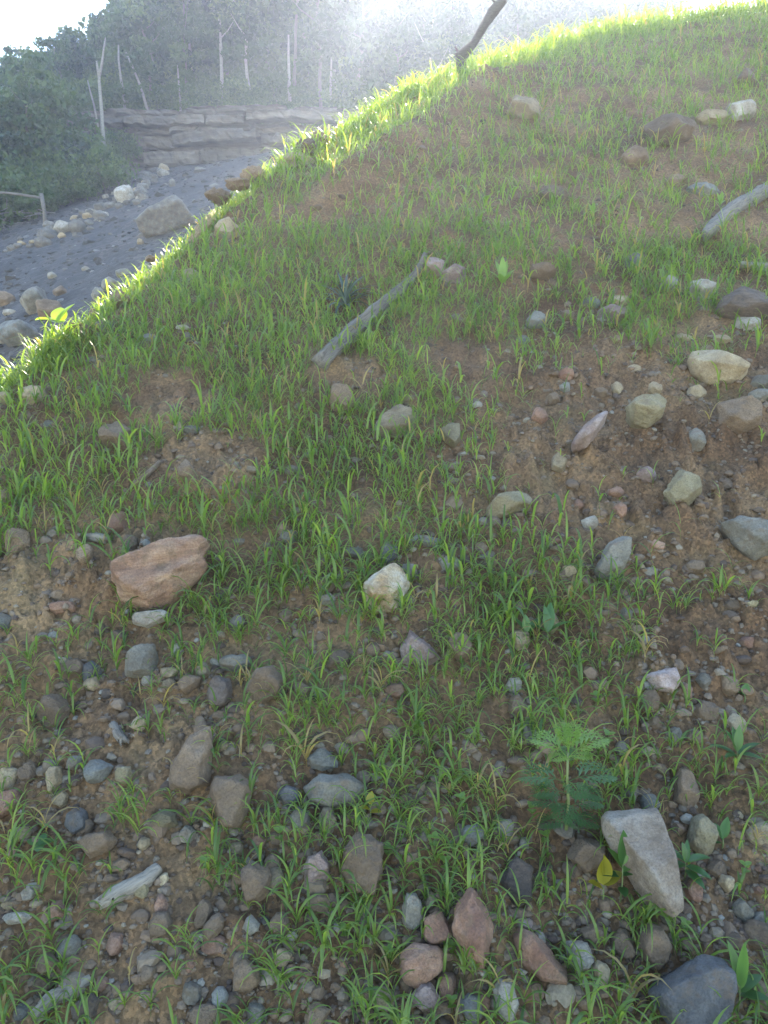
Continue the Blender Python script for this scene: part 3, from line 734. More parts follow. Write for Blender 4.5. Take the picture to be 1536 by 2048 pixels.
S = [  # the other stones: label, colour, x, y, w, h
 ('long brown stone right of the wide low grey slab on the upper slope', 'tan', 1425, 238, 66, 30),
 ('pale leaning stone at the upper right edge of the slope', 'pale', 1482, 226, 58, 36),
 ('dim brown stone in grass high up near the right edge', 'brown', 1490, 160, 42, 32),
 ('bluish flat slab on the grassy upper right slope', 'blue', 1405, 380, 66, 28),
 ('brown half-buried stone left of and below the wide low grey slab', 'brown', 1270, 315, 60, 36),
 ('brown stone in thick grass in the middle of the upper slope', 'brown', 1100, 395, 56, 40),
 ('brown stone in grass left of the bluish flat slab', 'brown', 1350, 362, 36, 26),
 ('purplish-grey block just above the tip of the long grey log', 'pink', 868, 534, 44, 40),
 ('purplish-grey flat block right of the tip of the long grey log', 'pink', 906, 552, 56, 36),
 ('brown rounded stone right of the pale green rosette plant', 'brown', 1086, 544, 54, 32),
 ('dark bluish stone above the pale tan stones on the right slope', 'slate', 1270, 528, 36, 36),
 ('pale upright stone left of the pale tan flat-faced stone', 'pale', 1338, 569, 34, 34),
 ('pale tan flat-faced stone left of the large dark purple-brown rock', 'pale', 1405, 583, 54, 42),
 ('large dark purple-brown rock at the right edge below pebbles', 'dark', 1486, 612, 110, 74),
 ('pale stone at the foot of the large dark purple-brown rock', 'pale', 1496, 650, 54, 30),
 ('small tan cap stone sitting on top of the pink and tan stone', 'tan', 1239, 602, 42, 22),
 ('pink and tan stone carrying a smaller cap stone', 'pink', 1226, 629, 60, 38),
 ('greenish-grey flat stone left of the pink and tan stone pair', 'blue', 1182, 606, 36, 20),
 ('brown stone below left of the greenish-grey flat stone', 'brown', 1133, 630, 30, 22),
 ('blue-grey angular stone on the middle right slope', 'blue', 1072, 640, 44, 36),
 ('little blue stone below the blue-grey angular stone', 'blue', 1045, 681, 30, 20),
 ('tan oblong stone above the largest tan boulder', 'tan', 1367, 678, 40, 18),
 ('second tan oblong stone above right of the largest tan boulder', 'tan', 1444, 680, 40, 18),
 ('tan stone on a clay pedestal in the middle of the bare clay', 'tan', 1268, 739, 28, 20),
 ('small blue pebble in the bare clay right of the round tan boulder', 'blue', 1130, 774, 22, 19),
 ('brown stone on the clay above left of the muddy tan boulder', 'tan', 1235, 780, 24, 28),
 ('tan upright stone directly above the muddy tan boulder', 'tan', 1309, 778, 24, 30),
 ('tan lozenge-shaped stone below the largest tan boulder', 'tan', 1393, 785, 40, 28),
 ('grey-green stone right of the largest tan boulder at the edge', 'grey', 1520, 766, 40, 30),
 ('lower grey-green stone at the right edge below its neighbour', 'grey', 1518, 792, 40, 28),
 ('eroded clay lump at the right edge of the bare clay', 'clay', 1482, 835, 90, 76),
 ('small pale stone perched on the large round tan boulder', 'tan', 812, 799, 24, 20),
 ('eroded tan clay lump above left of the large round tan boulder', 'clay', 686, 800, 56, 54),
 ('small grey upright stone right of the muddy tan boulder', 'grey', 1388, 880, 40, 44),
 ('tan stone left of the pinkish stone in the bare clay', 'tan', 1120, 926, 36, 42),
 ('pinkish round stone left of the square olive-brown block', 'pink', 1292, 949, 40, 32),
 ('reddish stone below left of the pinkish round stone', 'red', 1233, 984, 34, 22),
 ('thin pale sliver of stone in the clay above the tilted slab', 'pale', 1183, 1048, 40, 30),
 ('small orange-tan stone left of the tilted grey-brown slab', 'tan', 1140, 1143, 28, 26),
 ('small grey flat stone right of the tilted grey-brown slab', 'grey', 1300, 1146, 30, 20),
 ('grey flat stone right of the white-ochre block', 'grey', 900, 1127, 44, 30),
 ('thin blue-grey slab above right of the white-ochre block', 'blue', 853, 1084, 72, 22),
 ('dark grey upright stone above the white-ochre block', 'slate', 779, 1106, 36, 46),
 ('grey-green stone left of the dark grey upright stone', 'grey', 705, 1106, 46, 24),
 ('mossy grey stone in thick grass right of the layered boulder', 'grey', 575, 1075, 38, 30),
 ('brown stone in grass left of the white-ochre block', 'brown', 655, 1172, 40, 26),
 ('grey wedge just below the brown stone left of the white-ochre block', 'grey', 656, 1199, 34, 26),
 ('orange-red flat stone left of the layered boulder', 'red', 126, 1216, 48, 26),
 ('brown stone above the orange-red flat stone', 'brown', 116, 1192, 32, 24),
 ('bluish flat stone at the left edge below the bare clods', 'blue', 8, 1243, 40, 30),
 ('small bluish pebble below the orange-red flat stone', 'blue', 110, 1270, 28, 14),
 ('grey-white faced stone above the cluster of small tan stones', 'grey', 283, 1322, 66, 66),
 ('pale grey pebble in the cluster of small stones, left one', 'pale', 296, 1362, 28, 24),
 ('orange-tan block in the cluster of small stones, uppermost right', 'tan', 338, 1346, 38, 22),
 ('tan block at the bottom of the cluster of small stones', 'tan', 338, 1370, 32, 26),
 ('rusty pebble at the top of the cluster of small stones', 'red', 299, 1331, 26, 20),
 ('white upright stone above the cluster of small stones', 'pale', 356, 1301, 24, 30),
 ('brown slanting stone right of the cluster of small stones', 'brown', 378, 1368, 46, 40),
 ('round orange-brown stone right of the slanting brown stone', 'tan', 405, 1343, 32, 34),
 ('dark pointed upright stone right of the cluster of small stones', 'dark', 440, 1384, 52, 60),
 ('large muddy brown stone right of the dark pointed upright stone', 'brown', 531, 1370, 78, 74),
 ('long grey-brown slab lying above the large muddy brown stone', 'grey', 472, 1326, 66, 32),
 ('brown wedge stone with a flat sloping top near the left edge', 'brown', 105, 1424, 66, 68),
 ('small tan block below the cluster of small stones', 'tan', 274, 1447, 34, 30),
 ('tan rounded block left of the cluster of small stones', 'tan', 183, 1367, 32, 28),
 ('dark blue-grey stone behind the tan rounded block', 'slate', 184, 1345, 40, 46),
 ('brown rectangular stone left of the dark blue-grey stone', 'brown', 145, 1335, 52, 36),
 ('grey flat stone near the left edge above the dark blue stone', 'blue', 196, 1544, 60, 44),
 ('tan-brown upright stone left of the grey flat stone', 'tan', 108, 1560, 34, 50),
 ('reddish stone cut by the left edge of the picture', 'red', 14, 1608, 50, 54),
 ('rounded tan stone near the left edge under the reddish edge stone', 'tan', 42, 1669, 42, 30),
 ('dark blue-grey rounded boulder on the lower left slope', 'slate', 154, 1641, 44, 48),
 ('orange-brown stone above left of the dark blue-grey rounded boulder', 'tan', 120, 1598, 34, 32),
 ('brown cube-like stone left of the dark blue-grey rounded boulder', 'brown', 98, 1641, 38, 30),
 ('small brown stone right of the dark blue-grey rounded boulder', 'brown', 174, 1654, 26, 30),
 ('wide grey-brown stone below the dark blue-grey rounded boulder', 'brown', 192, 1690, 80, 48),
 ('mossy brown stone between grass tufts left of the square dark block', 'olive', 330, 1645, 56, 46),
 ('small tan stone below the mossy brown stone', 'tan', 288, 1687, 26, 24),
 ('brown stone below the broad flat grey slab', 'tan', 656, 1643, 40, 52),
 ('grey stone below left of the broad flat grey slab', 'grey', 600, 1636, 42, 42),
 ('dark green-grey thin slab left of the broad flat grey slab', 'slate', 578, 1590, 50, 36),
 ('purplish-grey upright stone left of the notched brown boulder', 'pink', 634, 1736, 52, 60),
 ('large brown wedge stone leaning left of a small tan block', 'brown', 512, 1768, 62, 76),
 ('brown stone above right of the large brown wedge stone', 'brown', 545, 1728, 36, 40),
 ('small tan block right of the large brown wedge stone', 'tan', 548, 1756, 42, 38),
 ('brown upright leaf-shaped stone left of the large brown wedge stone', 'brown', 476, 1757, 26, 40),
 ('brown upright stone below the leaf-shaped stone', 'brown', 409, 1826, 36, 50),
 ('brown triangular stone right of the pale split wood chunk', 'brown', 322, 1851, 46, 48),
 ('rusty stone just right of the lower end of the split wood chunk', 'red', 322, 1808, 28, 36),
 ('wide brown stone below the upright brown stone', 'brown', 428, 1852, 42, 46),
 ('square grey-green stone below the pale split wood chunk', 'grey', 137, 1896, 46, 46),
 ('brown slanting stone left of the square grey-green stone', 'brown', 94, 1926, 46, 40),
 ('pale grey flat stone at the left edge beside grass', 'pale', 34, 1836, 60, 22),
 ('small pale stone above the pale grey flat stone', 'pale', 58, 1786, 28, 28),
 ('rust-brown stone below the triangular brown stone', 'red', 232, 1888, 40, 40),
 ('grey stone beside a dark coal chip in the lower middle', 'grey', 505, 1850, 32, 36),
 ('small whitish stone right of the grey stone in the lower middle', 'pale', 585, 1874, 24, 18),
 ('dark brown square stone right of the coal chip', 'brown', 560, 1850, 40, 46),
 ('black coal chip between two stones in the lower middle', 'slate', 530, 1842, 20, 18),
 ('greenish-grey slab in the bottom left of centre', 'grey', 384, 1986, 40, 40),
 ('blue-grey stone right of the greenish-grey slab near the bottom', 'blue', 440, 1996, 36, 40),
 ('large muddy stone at the bottom edge left of centre', 'brown', 412, 2030, 70, 40),
 ('tan stone cut by the bottom, below the rounded reddish boulder', 'tan', 766, 1997, 56, 44),
 ('grey-pink flat stone below the rounded reddish boulder', 'pink', 850, 1994, 62, 48),
 ('small brown stone between the rounded and the upright reddish boulders', 'red', 893, 1972, 40, 52),
 ('blue-grey stone at the bottom edge left of the pale tan angular stone', 'blue', 945, 2020, 50, 54),
 ('dark red stone left of the pale tan angular stone', 'red', 965, 2005, 32, 30),
 ('dark red stone above left of the upright reddish-brown boulder', 'red', 874, 1855, 56, 60),
 ('green-grey mossy stone left of the dark red stone', 'grey', 826, 1822, 42, 64),
 ('small tan-pink stone on top of the dark red stone', 'tan', 860, 1801, 34, 34),
 ('grey angular stone right of the purplish-brown sloping boulder', 'grey', 1161, 1914, 56, 54),
 ('small orange-tan pear-shaped stone above the corner boulder', 'tan', 1204, 1951, 34, 52),
 ('brown square stone below the tall pale wedge boulder', 'brown', 1245, 1886, 44, 52),
 ('wide tan-brown stone above the dark corner boulder', 'brown', 1308, 1892, 64, 82),
 ('brown stone left of the brown square stone', 'brown', 1188, 1868, 60, 36),
 ('tan-brown leaning stone right of the tall pale wedge boulder', 'olive', 1404, 1672, 58, 76),
 ('white and brown capped stone above the tall pale wedge boulder', 'blue', 1301, 1606, 40, 32),
 ('brown upright stone above right of the white and brown capped stone', 'brown', 1370, 1576, 48, 76),
 ('brown slab left of the tall pale wedge boulder', 'brown', 1170, 1712, 80, 60),
 ('dark brown tilted slab left of the yellowing plant', 'dark', 1035, 1762, 66, 84),
 ('grey-white rounded stone among grass left of the feathery plant', 'blue', 943, 1670, 52, 40),
 ('tan upright stone right of the tall pale wedge boulder', 'tan', 1453, 1768, 34, 36),
 ('rounded brown stone above left of the tan upright stone', 'brown', 1431, 1738, 38, 34),
 ('grey-tan stone near the right edge below the wedge', 'grey', 1486, 1824, 34, 46),
 ('brown stone cut by the right edge above the corner boulder', 'brown', 1518, 1868, 56, 50),
 ('pale stone cut by the right edge above the brown edge stone', 'pale', 1520, 1836, 40, 22),
 ('small brown stone below the grey-tan stone near the right edge', 'brown', 1468, 1884, 32, 30),
 ('brown stone cut by the right edge beside the corner boulder', 'brown', 1524, 2000, 50, 70),
 ('tan block above the lone dark green weed at the right', 'tan', 1472, 1449, 38, 40),
 ('brown rounded stone behind grass above the feathery plant', 'brown', 1035, 1411, 42, 44),
 ('grey stone just left of the top of the feathery plant', 'grey', 1056, 1463, 32, 42),
 ('small reddish stone left of the pointed pale pink-grey stone', 'red', 789, 1381, 42, 28),
 ('grey stone on gravel right of the pink whitish-faced stone', 'grey', 1406, 1362, 28, 30),
 ('brown stone on gravel below the pink whitish-faced stone', 'brown', 1298, 1402, 40, 40),
 ('grey upright stone left of the tan block at right', 'grey', 1351, 1470, 26, 30),
 ('grey stone with a pale top right of the feathery plant', 'grey', 1243, 1498, 26, 30),
 ('brown flat stone below the grey upright stone', 'brown', 1390, 1475, 36, 26),
 ('brown wide stone below the right-hand weed', 'brown', 1500, 1520, 44, 34),
 ('tan stone lying in grass at the left end of the middle slope', 'tan', 380, 552, 36, 28),
 ('dark brown rock just inside the left crest', 'brown', 242, 601, 44, 34),
 ('pale flat stone in the grass right of the dark brown crest rock', 'pale', 366, 656, 30, 12),
 ('grey-green stone below the pale flat stone on the left slope', 'grey', 376, 676, 20, 20),
 ('flat grey stone in grass below the dark brown crest rock', 'grey', 208, 650, 40, 22),
 ('flat bluish stone in grass left of the pale flat stone', 'blue', 302, 677, 28, 18),
 ('flat tan stone in grass on the left slope', 'grey', 186, 722, 32, 16),
 ('knobbly tan stone lying at the left edge under the sunny grass', 'tan', 65, 793, 56, 40),
 ('tan block cut by the left edge under the sunny grass', 'tan', 8, 796, 32, 24),
 ('bluish stone below the knobbly tan stone', 'blue', 99, 850, 26, 16),
 ('brown stone between the knobbly tan and the bluish stones', 'brown', 54, 838, 32, 30),
 ('rounded tan stone cut by the left edge above the bare clods', 'tan', 10, 992, 40, 28),
 ('crumbling clay clod on the left slope above the stick', 'clay', 235, 872, 70, 62),
 ('crumbling clay clod right of the thin stick on the left slope', 'clay', 374, 940, 36, 46),
 ('flat tan stone in the grass right of the crumbling clay clods', 'tan', 500, 940, 34, 16),
 ('grey stone in the thick grass of the middle slope', 'grey', 586, 942, 34, 20),
 ('tan stone beside a dark clod on the left slope', 'tan', 357, 852, 22, 18),
 ('bluish flat stone beside the tan stone on the left slope', 'blue', 384, 860, 34, 18),
 ('upright brown clay lump near the left edge above the layered boulder', 'clay', 35, 1084, 50, 52),
 ('tan clay lump left of the bare pale wood stub', 'clay', 168, 1108, 34, 40),
 ('tan lump of clay just left of the layered boulder', 'clay', 262, 1087, 30, 36),
 ('greenish pebble at the top left corner of the layered boulder', 'blue', 290, 1086, 22, 16),
]
for lab, colr, x, y, w, h in S:
    put_rock(lab, colr, x, y, w, h, cat='stone' if max(w, h) < 45 else 'rock', name='stone' if max(w, h) < 45 else 'rock',
             group='loose stones on the slope' if max(w, h) < 45 else None)

# --- smaller stones without a portrait of their own, told apart by the landmark they lie beside
LM = [('the big layered red-brown boulder', 320, 1145), ('the white-ochre block', 770, 1180), ('the pointed pale pink-grey stone', 840, 1300), ('the tall pale wedge boulder', 1290, 1720),
      ('the upright reddish-brown boulder', 945, 1860), ('the rounded reddish boulder', 845, 1930), ('the dark corner boulder', 1385, 1985), ('the round tan boulder', 790, 845),
      ('the largest tan boulder', 1432, 735), ('the muddy tan boulder', 1293, 822), ('the square olive-brown block', 1367, 978), ('the long low brown slab', 1018, 1010),
      ('the tilted grey-brown slab', 1226, 1118), ('the pink whitish-faced stone', 1327, 1360), ('the broad flat grey slab', 670, 1583), ('the square dark block', 462, 1603),
      ('the notched brown boulder', 725, 1728), ('the pale split wood chunk', 265, 1785), ('the bottom left stick', 125, 2000), ('the feathery plant', 1115, 1540),
      ('the flat-topped block', 302, 1237), ('the cluster of small stones', 330, 1355), ('the brown wedge stone', 105, 1424), ('the dark blue-grey rounded boulder', 154, 1641),
      ('the long grey log', 730, 670), ('the bare clay', 1200, 930), ('the dark brown tilted slab', 1035, 1762), ('the right-hand weed', 1470, 1495), ('the large brown wedge stone', 512, 1768)]
WORD = {'brown': 'brown', 'red': 'rusty', 'tan': 'tan', 'grey': 'grey', 'blue': 'blue-grey', 'pale': 'whitish', 'dark': 'dark brown', 'olive': 'olive-brown', 'pink': 'pinkish', 'slate': 'dark grey'}
count = 0; tries = 0
need = 300 - len(ROCKPX)
while count < need and tries < 6000:
    tries += 1
    x = rockrnd.uniform(5, 1530); y = 560 + (2040 - 560) * rockrnd.random() ** .55
    if y > 1250: w = rockrnd.gamma(5, 5.2) + 8
    else: w = rockrnd.gamma(5, 3.6) + 7
    w = min(w, 60)
    if y < 1100 and x < 900 and rockrnd.random() < .75: continue
    if y < 760 - .75 * x + 60: continue
    h = w * rockrnd.uniform(.6, 1.15)
    if any(abs(x - a) < (w + c) * .5 and abs(y - b) < (h + d) * .5 for a, b, c, d in ROCKPX): continue
    colr = rockrnd.choice(['brown', 'red', 'tan', 'grey', 'blue', 'pale', 'dark', 'olive', 'pink', 'slate'], p=[.37, .19, .19, .07, .02, .02, .06, .05, .03, .0])
    lm = min(LM, key=lambda q: (q[1] - x) ** 2 + (q[2] - y) ** 2)
    dx, dy = x - lm[1], y - lm[2]
    ang = math.degrees(math.atan2(-dy, dx)) % 360
    dr = ['right of', 'above right of', 'above', 'above left of', 'left of', 'below left of', 'below', 'below right of'][int((ang + 22.5) // 45) % 8]
    dist = 'close ' if math.hypot(dx, dy) < 110 else ''
    size = 'small' if w < 26 else ('medium' if w < 40 else 'large')
    o = put_rock(f'{size} {WORD[colr]} stone {dist}{dr} {lm[0]}', colr, x, y, w, h, name='stone', cat='stone', group='loose stones on the slope')
    if o: count += 1

# --- pebbles and chips in the soil: uncountable, one piece of stuff
def pebbles(name, pts, sizes, mat, fn_z, sub, seed, flat=.65, sink=.25):
    r = np.random.default_rng(seed)
    V0, F0 = ICO[sub]; n = len(pts); m_ = len(V0)
    variants = []
    for k in range(24):
        d = V0.copy()
        acc = np.full(m_, 1.0)
        acc = acc ** -30.0
        for _ in range(9):
            nn = r.normal(size=3); nn /= np.linalg.norm(nn)
            dn = d @ nn
            acc = acc + np.where(dn > .05, (r.uniform(.55, .9) / np.maximum(dn, .05)), 1e3) ** -30.0
        variants.append(d * (acc ** (-1 / 30.0))[:, None] * r.uniform(.7, 1.2, 3))
    variants = np.array(variants)
    vi = r.integers(0, 24, n); B = variants[vi]
    a = r.uniform(0, 2 * np.pi, n); ca, sa = np.cos(a)[:, None], np.sin(a)[:, None]
    X = B[:, :, 0] * ca - B[:, :, 1] * sa; Y = B[:, :, 0] * sa + B[:, :, 1] * ca; Z = B[:, :, 2] * flat
    tl = r.normal(0, .5, n)[:, None]; ct, st = np.cos(tl), np.sin(tl)
    Y, Z = Y * ct - Z * st, Y * st + Z * ct
    P = np.stack([X, Y, Z], -1) * sizes[:, None, None]
    z = fn_z(pts[:, 0], pts[:, 1]) + sizes * (flat - sink - .4)
    P[:, :, 0] += pts[:, :1]; P[:, :, 1] += pts[:, 1:2]; P[:, :, 2] += z[:, None]
    F = F0[None] + (np.arange(n) * m_)[:, None, None]
    t = r.random(n)
    C = np.zeros((n, m_, 3)); C[:, :, 0] = t[:, None]
    o = mesh_obj(name, P.reshape(-1, 3), F.reshape(-1, 3), mat, None, False, C.reshape(-1, 3))
    return tag(o, kind='stuff')

def scatter(n, seed, rmax=13, power=1.0, a0=-42, a1=50, rmin=1.5):
    r = np.random.default_rng(seed)
    q = rmin * (rmax / rmin) ** (r.random(n) ** power); a = np.radians(r.uniform(a0, a1, n))
    P = np.stack([q * np.sin(a), q * np.cos(a)], -1)
    return P[crest_sd(P[:, 0], P[:, 1]) < .25]
def stony(P, seed):
    n = vn(P[:, 0] * 3.3, P[:, 1] * 3.3, 77) + .6 * vn(P[:, 0] * 9, P[:, 1] * 9, 78)
    return np.random.default_rng(seed).random(len(P)) < np.clip(n * 1.1 - .25, .12, 1)
P = scatter(26000, 3, 8.5, 1.1); P = P[stony(P, 4)]
r_ = np.random.default_rng(5); near = np.hypot(P[:, 0], P[:, 1])
ex = []
for o in bpy.data.objects:
    if o.type == 'MESH' and o.parent is None and o.name.startswith(('boulder', 'rock', 'stone')) and o.location.y < 7 and crest_sd(np.array([o.location.x]), np.array([o.location.y]))[0] < 0:
        w = max(.01, max(v.co.x for v in o.data.vertices)) * 1.05
        nn = int(10 + w * 220); a = r_.uniform(0, 6.28, nn); q = w * r_.uniform(.75, 1.35, nn)
        ex.append(np.stack([o.location.x + q * np.cos(a), o.location.y + q * np.sin(a) * .8], -1))
P = np.concatenate([P] + ex); near = np.hypot(P[:, 0], P[:, 1])
tag(pebbles('gravel', P, np.clip(r_.gamma(2.2, .0026, len(P)) + .003, .003, .022) * (1 + .08 * near), GRAVEL, ground, 0, 6),
    'fine brown and grey gravel chips scattered over the soil of the whole slope', 'gravel')
P = scatter(1800, 13, 8, 1.05); P = P[stony(P, 14)]
r_ = np.random.default_rng(15)
tag(pebbles('pebbles', P, np.clip(r_.gamma(3, .0045, len(P)) + .010, .012, .036), GRAVEL, ground, 1, 16),
    'thumb-sized mixed pebbles bedded in the soil of the whole slope', 'pebbles')

# ------------------------------------------------------------------ grass
def blade(base, az, el0, length, width, curl, seg, fold, tint, twist=0):
    """arching blade: returns verts, quads, colours"""
    el = el0; p = np.array(base, float)
    V = []; C = []
    side = np.array([-math.sin(az + twist), math.cos(az + twist), 0])
    for i in range(seg + 1):
        t = i / seg
        wd = width * (.55 + 1.6 * t) if t < .28 else width * (1 - ((t - .28) / .72) ** 1.8)
        wd = max(wd, width * .04)
        d = np.array([math.cos(az) * math.cos(el), math.sin(az) * math.cos(el), math.sin(el)])
        up = np.cross(side, d)
        if fold:
            V += [p - side * wd / 2, p - up * wd * .22 * (1 if up[2] > 0 else 1), p + side * wd / 2]; C += [(tint, t, 0)] * 3
        else:
            V += [p - side * wd / 2, p + side * wd / 2]; C += [(tint, t, 0)] * 2
        p = p + d * length / seg
        el -= curl / seg * (.45 + 1.4 * t)
    k = 3 if fold else 2
    F = []
    for i in range(seg):
        for j in range(k - 1):
            F.append((i * k + j, i * k + j + 1, (i + 1) * k + j + 1, (i + 1) * k + j))
    return np.array(V), np.array(F), np.array(C)

def shoot(r, hi, tall=1.0):
    s = Soup()
    sh = r.uniform(.02, .085) * tall
    lean = r.uniform(-.2, .2, 2)
    seg = 5 if hi else 4
    nb = r.integers(3, 6) if hi else 3
    V, F, C = blade((0, 0, -.01), r.uniform(0, 6.28), R(88), sh + .012, .0035, .05, 1, False, .25)
    V[:, 0] += lean[0] * np.clip(V[:, 2], 0, None); V[:, 1] += lean[1] * np.clip(V[:, 2], 0, None)
    s.add(V, F, C)
    az = r.uniform(0, 6.28)
    for b in range(nb):
        h = sh * (.25 + .75 * (b + 1) / nb)
        az += np.pi * r.uniform(.75, 1.25)
        L = r.uniform(.08, .16) * tall * (1 - .25 * (b == 0))
        last = b == nb - 1
        V, F, C = blade((lean[0] * h, lean[1] * h, h), az, R(r.uniform(68, 86) if last else r.uniform(48, 78)), L, r.uniform(.0055, .0110) * (.8 + .2 * tall),
                        R(r.uniform(70, 150) if last else r.uniform(110, 200)), seg, hi, np.clip(r.normal(.5, .2), 0, 1), r.normal(0, .35))
        s.add(V, F, C)
    return s.arr()

gr = np.random.default_rng(21)
HI = [shoot(gr, True) for _ in range(30)]
MID = [shoot(gr, False, 1.0) for _ in range(24)]
LO = [shoot(gr, False, 1.12) for _ in range(20)]
def lay_grass(P, sc, variants, seed, soup):
    r = np.random.default_rng(seed)
    vi = r.integers(0, len(variants), len(P)); z = ground(P[:, 0], P[:, 1])
    a = r.uniform(0, 2 * np.pi, len(P)); tn = r.normal(0, .16, len(P)) + .3 * fbm(P[:, 0] * 1.5, P[:, 1] * 1.5, 2, 90)
    for k, (V, F, C) in enumerate(variants):
        m = np.where(vi == k)[0]
        if not len(m): continue
        ca, sa = np.cos(a[m])[:, None], np.sin(a[m])[:, None]; q = sc[m][:, None]
        X = (V[None, :, 0] * ca - V[None, :, 1] * sa) * q + P[m, 0][:, None]
        Y = (V[None, :, 0] * sa + V[None, :, 1] * ca) * q + P[m, 1][:, None]
        Z = V[None, :, 2] * q + z[m][:, None]
        n = len(V)
        CC = np.repeat(C[None], len(m), 0).copy(); CC[:, :, 0] = np.clip(CC[:, :, 0] + tn[m][:, None], 0, 1); CC[:, :, 2] = (r.random(len(m)) < .05)[:, None]
        FF = F[None] + (np.arange(len(m)) * n)[:, None, None]
        soup.add(np.stack([X, Y, Z], -1).reshape(-1, 3), FF.reshape(-1, 4), CC.reshape(-1, 3))

def area_scatter(n, seed, x0=-4, x1=11.5, y0=1.3, y1=14.6):
    r = np.random.default_rng(seed)
    P = np.stack([r.uniform(x0, x1, n), r.uniform(y0, y1, n)], -1)
    ang = np.degrees(np.arctan2(P[:, 0], P[:, 1]))
    s = crest_sd(P[:, 0], P[:, 1])
    m = (ang > -46) & (ang < 54) & (s < .30)
    return P[m], s[m]

def grass_density(P):
    x, y = P[:, 0], P[:, 1]
    cl = fbm(x * 2.2, y * 2.2, 3, 101) + .9 * fbm(x * 7, y * 7, 2, 103)
    d = .78 + 1.6 * cl
    left = sstep(.9, -.5, x - .10 * (y - 3)) * sstep(2.55, 3.1, y)
    d = d + .55 * left - .12 * (1 - left)
    d = np.where(y < 2.6, d * .95, d)
    d = d * (1 - .97 * sstep(.25, .65, bare(x, y)))
    d = d + .45 * sstep(6, 8.5, y) * (1 - sstep(.3, .6, bare(x, y)))
    return np.clip(d, .02, 1)
def in_rock(P):
    m = np.zeros(len(P), bool)
    for o in bpy.data.objects:
        if o.name.startswith(('boulder', 'rock')) and o.type == 'MESH' and o.location.y < 8:
            r = min(o.dimensions.x, .3) * .36
            m |= ((P[:, 0] - o.location.x) ** 2 + (P[:, 1] - o.location.y) ** 2) < r * r
    return m
bpy.context.view_layer.update()
soup = Soup()
P, s = area_scatter(45000, 41, -3.4, 6.6, 1.3, 5.6)
keep = (np.random.default_rng(42).random(len(P)) < grass_density(P)) & ~in_rock(P)
P = P[keep]
sc = np.clip(np.random.default_rng(43).normal(.76, .25, len(P)), .32, 1.5) * np.where(P[:, 1] < 2.6, .88, 1)
mh = P[:, 1] < 2.9
lay_grass(P[mh], sc[mh], HI, 44, soup)
lay_grass(P[~mh], sc[~mh], MID, 53, soup)
nh = len(P)
P, s = area_scatter(35000, 45, -3, 11.5, 5.6, 14.6)
dn = grass_density(P) + .35 * sstep(-1.2, -.3, s)
keep = (np.random.default_rng(46).random(len(P)) < dn) & ~in_rock(P)
P = P[keep]; s = s[keep]
sc = np.clip(np.random.default_rng(47).normal(.86, .24, len(P)), .35, 1.5) * (1 + .45 * sstep(-1.0, -.1, s) * sstep(8, 10, P[:, 1]))
lay_grass(P, sc, LO, 48, soup)
# the grassy rim along the left crest
r_ = np.random.default_rng(49); n = 1500
seg = CREST[2:9]; ii = r_.integers(0, len(seg) - 1, n); tt = r_.random(n)
P = seg[ii] + (seg[ii + 1] - seg[ii]) * tt[:, None] + r_.normal(0, .07, (n, 2)) + np.array([.05, 0])
lay_grass(P, np.clip(r_.normal(.58, .18, n), .25, 1.0), LO, 50, soup)
# the grassy rim along the top
n = 4200; seg = CREST[8:17]; ln_ = np.hypot(*np.diff(seg, axis=0).T); ii = r_.choice(len(ln_), n, p=ln_ / ln_.sum()); tt = r_.random(n)
P = seg[ii] + (seg[ii + 1] - seg[ii]) * tt[:, None] + np.stack([r_.normal(0, .05, n), -np.abs(r_.normal(0, .55, n)) + .25], -1)
lay_grass(P, np.clip(r_.normal(1.35, .25, n), .6, 2), LO, 52, soup)
# tall sunny clump on the left crest
n = 150; c0, _ = hit(108, 715)
P = np.array([c0[0], c0[1]]) + np.stack([r_.normal(0, .07, n), r_.normal(0, .09, n)], -1)
lay_grass(P, np.clip(r_.normal(1.0, .25, n), .5, 1.5), LO, 51, soup)
g = soup.obj('grass', GRASS)
tag(g, 'bright green grass seedlings with arching blades growing all over the slope', 'grass', kind='stuff')
print('grass shoots', nh, 'tris', len(g.data.polygons) * 2)

# ------------------------------------------------------------------ weeds
def leaf(L, W, az, el, droop, base=(0, 0, 0), tint=.5, seg=8, fold=.25, blunt=1.0):
    p = np.array(base, float); V = []; C = []
    side = np.array([-math.sin(az), math.cos(az), 0]); e = el
    for i in range(seg + 1):
        t = i / seg
        wd = W * max(.03, math.sin(math.pi * t ** (.8 * blunt)) ** .8 if 0 < t < 1 else .03)
        d = np.array([math.cos(az) * math.cos(e), math.sin(az) * math.cos(e), math.sin(e)]); up = np.cross(d, side)
        up = up if up[2] > 0 else up
        V += [p - side * wd / 2 + up * wd * fold * .5, p, p + side * wd / 2 + up * wd * fold * .5]; C += [(tint + .12, t * .5, 0), (tint - .1, t * .5, 0), (tint + .12, t * .5, 0)]
        p = p + d * L / seg; e -= droop / seg
    F = []
    for i in range(seg):
        for j in range(2): F.append((i * 3 + j, i * 3 + j + 1, (i + 1) * 3 + j + 1, (i + 1) * 3 + j))
    return np.array(V), np.array(F), np.array(C)

def leaf_obj(parent, mat, *a, **k):
    V, F, C = leaf(*a, **k)
    return mesh_obj('leaf', V, F, mat, parent, True, np.clip(C, 0, 1))

def foot(px, py):
    pt, t = hit(px, py)
    return np.array([pt[0], pt[1], float(ground(pt[0], pt[1]))]), t / FPX

